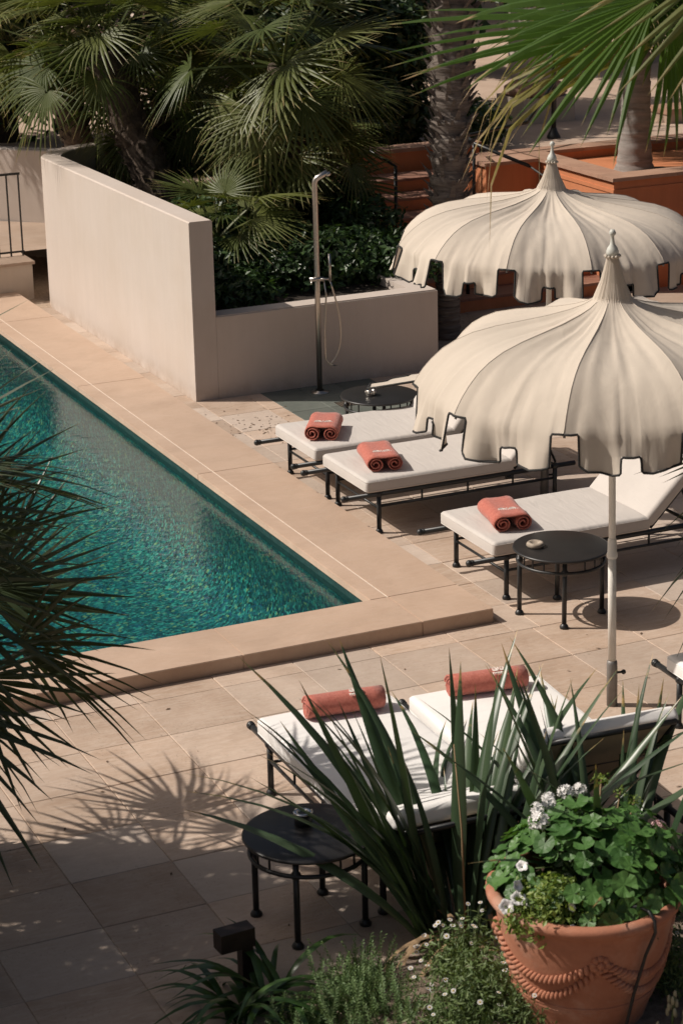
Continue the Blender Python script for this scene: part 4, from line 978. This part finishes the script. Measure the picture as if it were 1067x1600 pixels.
# ---- leaf clouds
def leafcloud(name, mat, n, ells, size, seed, aspect=.5, shell=.55, up=.35, parent=None):
    rg = np.random.default_rng(seed); ells = np.array(ells, float)
    vol = np.prod(ells[:, 3:6], axis=1)**.8; pick = rg.choice(len(ells), n, p=vol/vol.sum()); E = ells[pick]
    d = rg.normal(size=(n, 3)); d /= np.linalg.norm(d, axis=1)[:, None]
    # lumpy radius
    lump = 1+.22*np.sin(d[:, 0]*5+E[:, 0]*3)*np.sin(d[:, 1]*6+E[:, 1]*2)*np.sin(d[:, 2]*5+seed)
    r = (shell+(1-shell)*rg.random(n))*lump
    P = E[:, :3]+d*r[:, None]*E[:, 3:6]
    nrm = d*.7+rg.normal(size=(n, 3))*.6; nrm[:, 2] += up; nrm /= np.linalg.norm(nrm, axis=1)[:, None]
    t = rg.normal(size=(n, 3)); t -= nrm*(t*nrm).sum(1)[:, None]; t /= np.linalg.norm(t, axis=1)[:, None]
    s = np.cross(nrm, t); L = size*rg.uniform(.6, 1.4, n)[:, None]
    a, b, c, e = P, P+t*L*.5+s*L*aspect*.5, P+t*L-nrm*L*.15, P+t*L*.5-s*L*aspect*.5
    V = np.stack([a, b, c, e], 1).reshape(-1, 3); F = np.arange(4*n).reshape(n, 4)
    return link(name, np_mesh(name, V, F, mat), parent)
def stems(parent, c, tips, r0, mat=None, name='branch'):
    for tp_ in tips:
        mid = Vector(c).lerp(Vector(tp_), .5)+Vector((random.uniform(-.1, .1), random.uniform(-.1, .1), 0))
        MB().tube([c, mid, tp_], [r0, r0*.7, r0*.3], 6).build(name, mat or M['brown_trunk'], parent)

def shrub(label, loc, ells, n, size, seed, mat='shrub', cat='shrub', nm='garden_shrub', group=None, aspect=.5):
    t = thing(nm, label, cat, loc, 0, group)
    stems(t, (0, 0, -.02), [(e[0]*.8, e[1]*.8, e[2]) for e in ells], .03)
    leafcloud('foliage', M[mat], n, ells, size, seed, aspect, parent=t); return t
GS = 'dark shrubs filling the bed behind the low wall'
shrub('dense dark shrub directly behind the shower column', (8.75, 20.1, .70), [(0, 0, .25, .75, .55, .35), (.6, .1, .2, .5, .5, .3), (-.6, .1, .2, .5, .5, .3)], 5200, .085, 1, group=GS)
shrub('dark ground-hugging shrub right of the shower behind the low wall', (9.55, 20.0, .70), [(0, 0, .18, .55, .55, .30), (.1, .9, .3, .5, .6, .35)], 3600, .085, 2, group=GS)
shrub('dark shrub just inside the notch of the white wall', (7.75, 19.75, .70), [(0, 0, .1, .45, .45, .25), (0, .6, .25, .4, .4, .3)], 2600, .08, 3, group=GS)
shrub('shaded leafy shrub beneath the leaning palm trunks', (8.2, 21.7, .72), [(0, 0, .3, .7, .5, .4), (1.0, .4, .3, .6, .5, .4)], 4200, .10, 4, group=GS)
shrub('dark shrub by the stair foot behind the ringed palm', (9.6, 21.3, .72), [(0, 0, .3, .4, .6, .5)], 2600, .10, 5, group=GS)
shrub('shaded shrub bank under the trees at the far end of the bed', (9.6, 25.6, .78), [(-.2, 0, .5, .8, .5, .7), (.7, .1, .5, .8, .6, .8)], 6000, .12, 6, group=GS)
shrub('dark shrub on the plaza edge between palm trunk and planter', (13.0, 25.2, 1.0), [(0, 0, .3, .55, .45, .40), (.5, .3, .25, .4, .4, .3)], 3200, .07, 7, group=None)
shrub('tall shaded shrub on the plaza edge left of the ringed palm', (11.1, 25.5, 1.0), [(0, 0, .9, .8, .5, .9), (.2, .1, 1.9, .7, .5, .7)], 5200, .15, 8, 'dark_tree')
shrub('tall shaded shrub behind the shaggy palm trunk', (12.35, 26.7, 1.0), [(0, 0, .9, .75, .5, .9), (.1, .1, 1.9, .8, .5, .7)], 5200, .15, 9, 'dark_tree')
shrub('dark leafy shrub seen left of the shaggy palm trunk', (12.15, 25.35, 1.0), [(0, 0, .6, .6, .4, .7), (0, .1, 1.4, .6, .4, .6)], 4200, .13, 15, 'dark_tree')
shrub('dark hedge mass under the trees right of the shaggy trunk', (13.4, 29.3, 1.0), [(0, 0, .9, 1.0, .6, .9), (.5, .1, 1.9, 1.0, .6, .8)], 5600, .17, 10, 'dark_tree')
# dark trees at the back
def dark_tree(label, loc, h, ells, n, size, seed):
    t = thing('broadleaf_tree', label, 'tree', loc, 0, 'dark trees closing the background')
    MB().tube([(0, 0, -.02), (.05, 0, h*.3), (-.05, .05, h*.6), (0, 0, h*.85)], [.17, .14, .10, .05], 9).build('trunk', M['brown_trunk'], t)
    stems(t, (0, 0, h*.35), [(e[0]*.85, e[1]*.85, e[2]) for e in ells], .05, name='limb')
    leafcloud('crown', M['dark_tree'], n, ells, size, seed, .55, .35, parent=t)
rt = random.Random(12)
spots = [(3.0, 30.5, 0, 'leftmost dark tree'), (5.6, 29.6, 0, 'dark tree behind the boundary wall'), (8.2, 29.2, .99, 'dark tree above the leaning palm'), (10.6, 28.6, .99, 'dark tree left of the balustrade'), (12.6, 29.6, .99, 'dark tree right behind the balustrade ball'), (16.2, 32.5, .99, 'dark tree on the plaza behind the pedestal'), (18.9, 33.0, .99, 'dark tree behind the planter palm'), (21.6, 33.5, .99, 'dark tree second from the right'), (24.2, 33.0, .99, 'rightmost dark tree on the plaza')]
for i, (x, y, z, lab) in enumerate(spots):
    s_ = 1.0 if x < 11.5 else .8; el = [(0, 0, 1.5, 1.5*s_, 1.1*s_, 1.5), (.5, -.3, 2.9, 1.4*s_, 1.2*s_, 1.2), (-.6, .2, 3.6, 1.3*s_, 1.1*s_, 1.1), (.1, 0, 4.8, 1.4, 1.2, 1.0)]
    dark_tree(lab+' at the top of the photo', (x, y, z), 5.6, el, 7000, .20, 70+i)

shrub('tall dark shrub added unseen outside the left edge to deepen the lower left shade', (.85, 8.75, 0), [(0, 0, .7, .75, 1.0, .75), (-.1, .1, 1.35, .7, .9, .55), (-.3, -1.2, .7, .8, .9, .8), (-.2, 1.0, .8, .7, .7, .7)], 11000, .09, 14)  # added out of view to block sky and sun from the lower left paving
# ---- foreground bed
tag_pts = []
def bed_h(x, y):
    # raised earth at the lower right, dying out on the paving
    d = max(0, min(1, (x-3.55+.12*math.sin(y*5))*2.2))*max(0, min(1, (8.78+.08*math.sin(x*4)-y)*3.0))
    d *= max(0, min(1, (6.75-x)*1.6))*max(0, min(1, (y-6.25)*1.6))
    return -.02+.10*d+.015*math.sin(x*9)*math.sin(y*8)*d
nx, ny = 60, 34; vs = [(3.2+3.6*i/nx, 6.2+2.75*j/ny, bed_h(3.2+3.6*i/nx, 6.2+2.75*j/ny)) for j in range(ny+1) for i in range(nx+1)]
tag(MB().add(vs, [(j*(nx+1)+i, j*(nx+1)+i+1, (j+1)*(nx+1)+i+1, (j+1)*(nx+1)+i) for j in range(ny) for i in range(nx)], True).build('flower_bed', M['soil']), kind='structure')

# ---- sword leaves
def sword(name, mat, seed, L=1.4, wd=.055, curve=.35, fold=.55, tipbend=0.0):
    rnd = random.Random(seed); V = []; F = []; A = []; n = 9
    for i in range(n+1):
        q = i/n; a = curve*q*q; x = L*(q*math.sin(curve*q*.9)); z = L*q*math.cos(curve*q*.7)
        if tipbend and q > .65: x += L*tipbend*(q-.65)**1.3; z -= L*tipbend*1.2*(q-.65)**1.2
        hw = wd/2*(.5+.6*min(1, q*2.5))*(1 if q < .3 else max(0, (1-((q-.3)/.7)**1.8)))+.0005
        tw = .25*math.sin(seed)*q
        s = Vector((math.sin(tw)*.3, math.cos(tw), 0)); c = Vector((x, 0, z))
        V += [c-s*hw+Vector((hw*fold, 0, 0)), c, c+s*hw+Vector((hw*fold, 0, 0))]; A += [q, q, q]
    for i in range(n):
        a = i*3; b = a+3; F += [(a, a+1, b+1, b), (a+1, a+2, b+2, b+1)]
    return np_mesh(name, [tuple(v) for v in V], F, mat, True, A)
SW = [sword('leaf', M['flax'], k, 1.34+.06*(k % 4), .060+.006*(k % 3), .10+.18*(k % 5), .5, 0) for k in range(8)]
def flax(label, loc, n, seed, lean=(4, 42), az=(0, 360), sc=(.7, 1.15), spread=.16):
    t = thing('flax_plant', label, 'plant', loc, 0, 'sword-leaved flax clumps')
    rnd = random.Random(seed)
    for i in range(n):
        a = R(rnd.uniform(*az)); l = R(lean[0]+(lean[1]-lean[0])*rnd.random()**.8)
        rot = Matrix.Rotation(a, 3, 'Z') @ Matrix.Rotation(l, 3, 'Y') @ Matrix.Rotation(R(rnd.uniform(-50, 50)), 3, 'Z')
        if 115 < math.degrees(a) % 360 < 250: l *= .72
        rot = Matrix.Rotation(a, 3, 'Z') @ Matrix.Rotation(l, 3, 'Y') @ Matrix.Rotation(R(rnd.uniform(-50, 50)), 3, 'Z')
        rr_ = spread*math.sqrt(rnd.random()); s = rnd.uniform(*sc)
        link('leaf', SW[rnd.randrange(8)], t, (rr_*math.cos(a), rr_*math.sin(a), -.01), rot.to_euler(), (s*rnd.uniform(.8, 1.15), s*rnd.uniform(.8, 1.2), s))
    return t
fx = flax('large clump of dark sword-shaped leaves spreading left of the terracotta pot', (4.47, 8.62, .06), 72, 2, (3, 50), (-10, 172), (.65, 1.12), .22)
flax('upright clump of sword-shaped leaves directly behind the terracotta pot', (5.22, 8.42, .06), 50, 5, (2, 40), sc=(.65, 1.1), spread=.24)
SD = [sword('dry_leaf', M['dry'], 70+k, .8, .045, .9+.3*k, .4, .3) for k in range(3)]
for k in range(14):
    rd_ = random.Random(300+k); rot = Matrix.Rotation(R(rd_.uniform(60, 300)), 3, 'Z') @ Matrix.Rotation(R(rd_.uniform(35, 70)), 3, 'Y'); s = rd_.uniform(.5, .9)
    link('dry_leaf', SD[k % 3], fx, (rd_.uniform(-.15, .15), rd_.uniform(-.15, .15), -.01), rot.to_euler(), (s, s, s))
MB().tube([(0, .0, 0), (-.02, .0, .6), (-.05, .02, 1.05)], [.006, .005, .003], 5).build('dry_stalk', M['dry'], fx)

# ---- strap-leaved plant and path light
SL = [sword('leaf', M['strap'], 30+k, .50, .038, 1.0+.25*k, .3, .25) for k in range(4)]
for (lab, x, y, n, sd) in (('strap-leaved plant in deep shade at the bottom left of the bed', 3.22, 8.50, 26, 3), ('strap-leaved plant in shade below the dark path light', 3.42, 8.62, 22, 4)):
    t = thing('strap_plant', lab, 'plant', (x, y, .0), 0, 'shaded strap-leaved plants'); rnd = random.Random(sd)
    for i in range(n):
        rot = Matrix.Rotation(rnd.uniform(0, 6.28), 3, 'Z') @ Matrix.Rotation(R(rnd.uniform(5, 40)), 3, 'Y'); s = rnd.uniform(.7, 1.1)
        link('leaf', SL[rnd.randrange(4)], t, (rnd.uniform(-.06, .06), rnd.uniform(-.06, .06), -.01), rot.to_euler(), (s, s, s))
bl = thing('path_light', 'dark brown box-headed path light on a square post in the shade', 'lamp', (3.37, 8.80, 0), R(4))
M['bronze'] = basic('dark_bronze', (.035, .024, .02), .5, .4, var=.2)
MB().box(-.030, .030, -.03, .03, -.01, .215).build('post', M['bronze'], bl)
hd = MB().box(-.145, .035, -.045, .045, .217, .315).build('lamp_head', M['bronze'], bl)
MB().box(-.135, -.035, -.035, .035, .211, .2165).build('diffuser', M['socket'], hd)

# ---- terracotta pot with rope swags
pot = thing('terracotta_pot', 'large terracotta pot with moulded rope swags planted with geraniums', 'pot', (4.655, 7.80, .02))
pot.scale = (1.05, 1.05, 1.02)
def pot_r(z):  # outer radius at height z
    t_ = z/.66; return .255+.145*t_+.030*math.sin(PI*t_)*.6
prof = [(.001, 0), (.25, 0), (.257, .012)]+[(pot_r(.66*i/22)+(.006 if i in (6, 7) else 0), .66*i/22) for i in range(1, 21)]+[(.402, .612), (.418, .622), (.430, .640), (.430, .660), (.418, .672), (.395, .676), (.376, .668), (.366, .60), (.36, .55)]
MB().lathe(prof, 72).build('pot_body', M['terracotta'], pot)
for z in (.205, .225): MB().tube([((pot_r(z)+.002)*math.cos(2*PI*k/64), (pot_r(z)+.002)*math.sin(2*PI*k/64), z) for k in range(64)], .006, 6, closed=True).build('moulded_band', M['terracotta'], pot)
ROS = [R(-110+90*k) for k in range(4)]
for k in range(4):
    a0, a1 = ROS[k], ROS[(k+1) % 4]+(2*PI if k == 3 else 0)
    for (zt, dip) in ((.50, .135), (.465, .19)):
        b = MB(); n = 26
        for i in range(n):
            q = (i+.5)/n; a = a0+(a1-a0)*q; z = zt-dip*(1-(2*q-1)**2); rr_ = pot_r(z)+.004
            da = a1-a0; dz = -dip*(-4*(2*q-1)); tl = math.atan2(dz, rr_*da)
            c = Vector((rr_*math.cos(a), rr_*math.sin(a), z)); tn = Vector((-math.sin(a), math.cos(a), 0))*math.cos(tl)+Vector((0, 0, math.sin(tl))); nr = Vector((math.cos(a), math.sin(a), 0)); bn = nr.cross(tn)
            ax = (tn*.55+bn*.85).normalized(); sd_ = nr.cross(ax)
            bb0 = len(b.v); b.ball((0, 0, 0), 1.0, 8)
            for j in range(bb0, len(b.v)):
                x, y, z_ = b.v[j]; b.v[j] = tuple(c+ax*(z_*.027)+sd_*(x*.0125)+nr*(y*.015))
        b.build('rope_swag', M['terracotta'], pot)
for a in ROS:
    b = MB(); z = .485; rr_ = pot_r(z)
    for q in range(8):
        t_ = q*PI/4; b.ball(((rr_+.008)*math.cos(a)-math.sin(a)*.028*math.cos(t_), (rr_+.008)*math.sin(a)+math.cos(a)*.028*math.cos(t_), z+.028*math.sin(t_)), .016, 8)
    b.ball(((rr_+.016)*math.cos(a), (rr_+.016)*math.sin(a), z), .018, 8); b.build('rosette', M['terracotta'], pot)
MB().lathe([(.001, .60), (.20, .605), (.362, .592)], 40).build('potting_soil', M['gravel_soil'], pot)
tb_ = MB(); aa = R(-78); rim = Vector((.436*math.cos(aa), .436*math.sin(aa), .672))
tb_.tube([(.20*math.cos(aa), .20*math.sin(aa), .63), (.33*math.cos(aa), .33*math.sin(aa), .70), (.40*math.cos(aa), .40*math.sin(aa), .705), rim, (rim.x*1.01, rim.y*1.01, .62), (.40*math.cos(aa-.03), .40*math.sin(aa-.03), .50), (.36*math.cos(aa-.10), .36*math.sin(aa-.10), .30), (.33*math.cos(aa-.16), .33*math.sin(aa-.16), .1), (.31*math.cos(aa-.2), .31*math.sin(aa-.2), .02)], .0075, 7)
tag(tb_.build('irrigation_tube', M['black'], loc=(4.655, 7.80, .02), scale=(1.05, 1.05, 1.02)), 'thin black irrigation tube hanging over the pot rim', 'tube')

# geranium leaves: lobed discs
def ger_leaf(seed):
    rnd = random.Random(seed); V = [(0, 0, 0)]; F = []; n = 28
    for ring, f in ((1, .55), (2, 1.0)):
        for i in range(n):
            q = i/(n-1); a = R(-160+320*q); lob = .90+.10*abs(math.cos(a*3.5*.98)); ruf = .045*math.cos(a*7)+.03*rnd.uniform(-1, 1)
            r_ = f*(lob if ring == 2 else 1); V.append((r_*math.cos(a), r_*math.sin(a), .16*r_*r_+ruf*f*f*.9))
    for i in range(n-1):
        F.append((0, 1+i, 2+i)); a = 1+i; b = 1+n+i; F += [(a, b, b+1), (a, b+1, a+1)]
    return np_mesh('leaf', V, F, M['geranium'], False)
GL = [ger_leaf(k) for k in range(5)]
ge = thing('geranium', 'white-flowering geranium with lobed leaves filling the terracotta pot', 'plant', (4.655, 7.80, .64))
rg = random.Random(21); cnt = 0
for i in range(330):
    a = rg.uniform(0, 2*PI); ph = math.acos(1-rg.random()*.92); d = Vector((math.sin(ph)*math.cos(a), math.sin(ph)*math.sin(a), math.cos(ph)))
    c = Vector((.07, .06, .02))+Vector((d.x*.46, d.y*.43, d.z*.36))*rg.uniform(.78, 1.06)
    if c.x < -.12 and c.y < -.05 and rg.random() < .85: continue
    nn = (d+Vector((rg.uniform(-.5, .5), rg.uniform(-.5, .5), .35+rg.uniform(-.2, .4)))).normalized()
    rot = nn.to_track_quat('Z', 'Y').to_matrix() @ Matrix.Rotation(rg.uniform(0, 6.28), 3, 'Z'); s = rg.uniform(.032, .066)
    link('leaf', GL[rg.randrange(5)], ge, c, rot.to_euler(), (s, s, s))
sm = MB()
for i in range(60):
    a = rg.uniform(0, 2*PI); r_ = rg.uniform(.03, .33); sm.tube([(.07+r_*.3*math.cos(a), .06+r_*.3*math.sin(a), -.02), (.07+r_*.7*math.cos(a), .06+r_*.7*math.sin(a), .15), (.07+r_*math.cos(a), .06+r_*math.sin(a), .28*math.sqrt(max(0, 1-(r_/.36)**2)))], .0035, 5)
sm.build('stems', M['stem'], ge)
leafcloud('inner_foliage', M['shrub'], 900, [(.07, .06, .05, .30, .30, .22)], .05, 31, .8, .2, parent=ge)
def floret_head(seed, n=30, r=.034, mat='petal'):
    rnd = random.Random(seed); b = MB()
    for i in range(n):
        ph = math.acos(1-rnd.random()*1.3); a = rnd.uniform(0, 6.28); d = Vector((math.sin(ph)*math.cos(a), math.sin(ph)*math.sin(a), math.cos(ph))); c = d*r*rnd.uniform(.7, 1.1)
        q = d.to_track_quat('Z', 'Y').to_matrix(); r0 = rnd.uniform(0, 6)
        for k in range(5):
            t_ = r0+k*2*PI/5; p = [Vector((0, 0, 0)), Vector((.010*math.cos(t_-.5), .010*math.sin(t_-.5), .003)), Vector((.015*math.cos(t_), .015*math.sin(t_), .005)), Vector((.010*math.cos(t_+.5), .010*math.sin(t_+.5), .003))]
            b.add([c+q @ x for x in p], [(0, 1, 2, 3)])
    return b.mesh('flower_head', M[mat])
FH = [floret_head(k) for k in range(3)]
for (x, y, z, s, k) in ((-.20, .16, .34, 1.25, 0), (-.10, .26, .37, 1.0, 1), (.02, .30, .38, 1.0, 2), (.10, .31, .37, .9, 0), (-.17, .24, .36, .9, 1), (-.06, .32, .36, .8, 2)):
    f = link('flower_head', FH[k], ge, (x+.05, y, z), (.2, -.2, k), (s, s, s)); MB().tube([(x*.5+.06, y*.5+.03, .05), (x+.05, y, z-.01)], .003, 5).build('stalk', M['stem'], ge)
fk = MB(); 
link('flower_head', floret_head(9, 26, .034, 'pink_petal'), ge, (.40, .02, .24), (0, .4, 0), (1.1, 1.1, 1.1)); MB().tube([(.2, .05, .05), (.40, .02, .24)], .003, 5).build('stalk', M['stem'], ge)
# spent flower stalks
for (x, y, z) in ((.20, .20, .46), (.28, .16, .40), (.33, .12, .36), (.24, .26, .44)):
    MB().tube([(x*.6, y*.6, .1), (x*.9, y*.9, z*.7), (x, y, z)], .0035, 5).build('stalk', M['dry'], ge)
    leafcloud('seed_head', M['petunia_leaf'], 46, [(x, y, z, .045, .045, .03)], .018, int(z*100), .5, .2, parent=ge)
# petunia / small-leaved filler on the left of the pot
pe = thing('petunia', 'small-leaved petunia with white trumpet flowers at the left of the pot', 'plant', (4.40, 7.66, .66))
leafcloud('foliage', M['petunia_leaf'], 3600, [(-.02, .02, .04, .20, .19, .15), (-.10, .06, .02, .12, .12, .10), (.16, -.12, -.02, .16, .10, .09), (.02, .0, .12, .11, .10, .08)], .030, 41, .55, .3, parent=pe)
stems(pe, (0, 0, -.05), [(-.1, .05, .05), (.1, -.1, .0), (0, 0, .12)], .005, M['stem'], 'stem')
def trumpet():
    b = MB(); n = 25; V = []; prof = [(.003, -.035), (.006, -.02), (.012, -.006), (.026, .002), (.034, .000)]
    for r_, z in prof:
        for k in range(n):
            a = 2*PI*k/n; q = r_*(1+(.10*math.cos(5*a) if r_ > .02 else 0)); V.append((q*math.cos(a), q*math.sin(a), z+(.003*math.cos(10*a) if r_ > .02 else 0)))
    b.add(V, [(i*n+k, i*n+(k+1) % n, (i+1)*n+(k+1) % n, (i+1)*n+k) for i in range(4) for k in range(n)], True); return b.mesh('flower', M['petal'])
TR = trumpet()
for (x, y, z, rx, ry, s) in ((-.215, .02, .10, .9, -.5, 1.0), (-.15, .03, .12, .7, -.2, 1.0), (-.14, .05, .17, .9, .5, .8), (-.06, .16, .20, .5, -.3, .8), (.02, -.16, .0, 1.1, -.1, 1.0), (.05, -.10, .09, .9, .4, .6), (-.11, .0, .10, .5, .8, .9)):
    link('flower', TR, pe, (x, y, z), (rx, ry, 0), (s, s, s))

# ---- fleabane daisies and rosemary in the bed
def daisy_mesh():
    b = MB(); n = 14
    for k in range(n):
        a = 2*PI*k/n; p = [(.003*math.cos(a), .003*math.sin(a), 0), (.011*math.cos(a-.16), .011*math.sin(a-.16), .001), (.0135*math.cos(a), .0135*math.sin(a), .0005), (.011*math.cos(a+.16), .011*math.sin(a+.16), .001)]
        b.add(p, [(0, 1, 2, 3)])
    return b.mesh('flower', M['petal'])
DM = daisy_mesh(); DC = MB().ball((0, 0, .001), .0042, 8, 1, 1, .6).mesh('disc', M['yellow'])
def fleabane(label, loc, ells, n, nd, seed):
    t = thing('fleabane', label, 'flowers', loc, 0, 'fleabane daisies around the pot'); leafcloud('foliage', M['daisy_leaf'], n, ells, .034, seed, .30, .15, .2, parent=t)
    rnd = random.Random(seed); sb_ = MB()
    for i in range(nd):
        e = ells[rnd.randrange(len(ells))]; a = rnd.uniform(0, 6.28); q = math.sqrt(rnd.random()); d = Vector((q*math.cos(a)*e[3], q*math.sin(a)*e[4], 0))
        top = Vector(e[:3])+d*1.05+Vector((0, 0, e[5]*math.sqrt(max(0.05, 1-q*q))*rnd.uniform(.9, 1.25)+.02)); sb_.tube([Vector(e[:3])+d*.5, top], .0011, 4)
        s = rnd.uniform(.75, 1.15); f = link('flower', DM, t, top, (rnd.uniform(-.2, .7), rnd.uniform(-.6, .3), 0), (s, s, s)); link('disc', DC, f)
    sb_.build('stems', M['stem'], t)
    return t
fleabane('fleabane daisies sprawling in front of the terracotta pot', (4.20, 7.98, .06), [(0, 0, .12, .34, .26, .22), (.18, -.18, .10, .25, .2, .18), (-.15, -.10, .06, .25, .2, .13)], 6200, 30, 5)
fleabane('tall fleabane stems between the flax and the pot', (4.33, 8.32, .07), [(0, 0, .12, .18, .14, .20), (-.12, .0, .08, .16, .12, .16)], 1500, 20, 6)
fleabane('fleabane daisies to the right of the pot foot', (5.08, 7.75, .06), [(0, 0, .1, .18, .2, .18), (.1, .3, .12, .2, .25, .2)], 2600, 6, 7)
def rosemary(label, loc, n, seed, spread=.28, h=.22):
    t = thing('rosemary', label, 'shrub', loc, 0, 'rosemary bushes in the bed'); rnd = random.Random(seed); V = []; F = []; sb_ = MB()
    for i in range(n):
        a = rnd.uniform(0, 6.28); l = R(rnd.uniform(10, 75)); L = rnd.uniform(.5, 1.15)*h*1.25; d = Vector((math.sin(l)*math.cos(a), math.sin(l)*math.sin(a), math.cos(l)))
        b0 = Vector((rnd.uniform(-.5, .5)*spread, rnd.uniform(-.5, .5)*spread, 0)); pts = [b0+d*L*q+Vector((0, 0, .05*q*q)) for q in (0, .35, .7, 1)]
        sb_.tube(pts, [.002, .0016, .0012, .0008], 4)
        for j in range(56):
            q = .08+.92*j/55; i0 = min(2, int(q*3)); p = b0+d*L*q+Vector((0, 0, .05*q*q)); o = d.orthogonal().normalized(); o = Matrix.Rotation(j*2.4+rnd.uniform(-.3, .3), 3, d) @ o
            ln = .030*rnd.uniform(.7, 1.2)*(1.1-.5*q); dr_ = (o*.85+d*.55).normalized(); sd_ = dr_.cross(d).normalized()*.0030
            k = len(V); V += [p-sd_, p+dr_*ln*.5-sd_*1.2, p+dr_*ln, p+dr_*ln*.5+sd_*1.2]; F.append((k, k+1, k+2, k+3))
    link('foliage', np_mesh('foliage', [tuple(v) for v in V], F, M['rosemary']), t); sb_.build('twigs', M['stem'], t); return t
rosemary('sunlit rosemary with horizontal sprigs in front of the shaded table', (3.80, 8.48, .03), 70, 1, .32, .15)
rosemary('rosemary at the bottom edge below the fleabane', (3.72, 8.16, .04), 80, 2, .40, .16)
rosemary('rosemary at the bottom left beside the strap-leaved plants', (3.45, 8.28, .0), 50, 3, .30, .12)
# succulent with pale leaf rosettes at the lower right
su = thing('succulent', 'small pale succulent stems at the lower right below the pot', 'plant', (4.87, 7.38, .06))
for (x, y, h) in ((0, 0, .22), (.05, -.05, .16), (-.12, -.05, .12)):
    MB().tube([(x, y, -.02), (x+.01, y, h)], .006, 6).build('stem', M['stem'], su)
    b = MB()
    for k in range(9):
        a = k*2.4; z = h-.09+.012*k; b.ball((x+.02*math.cos(a), y+.02*math.sin(a), z), .012, 6, .8, .8, 1.9)
    b.build('leaf_rosette', M['succ'] if 'succ' in M else M.setdefault('succ', basic('succulent_leaf', (.36, .34, .22), .55, bmp=0)), su)
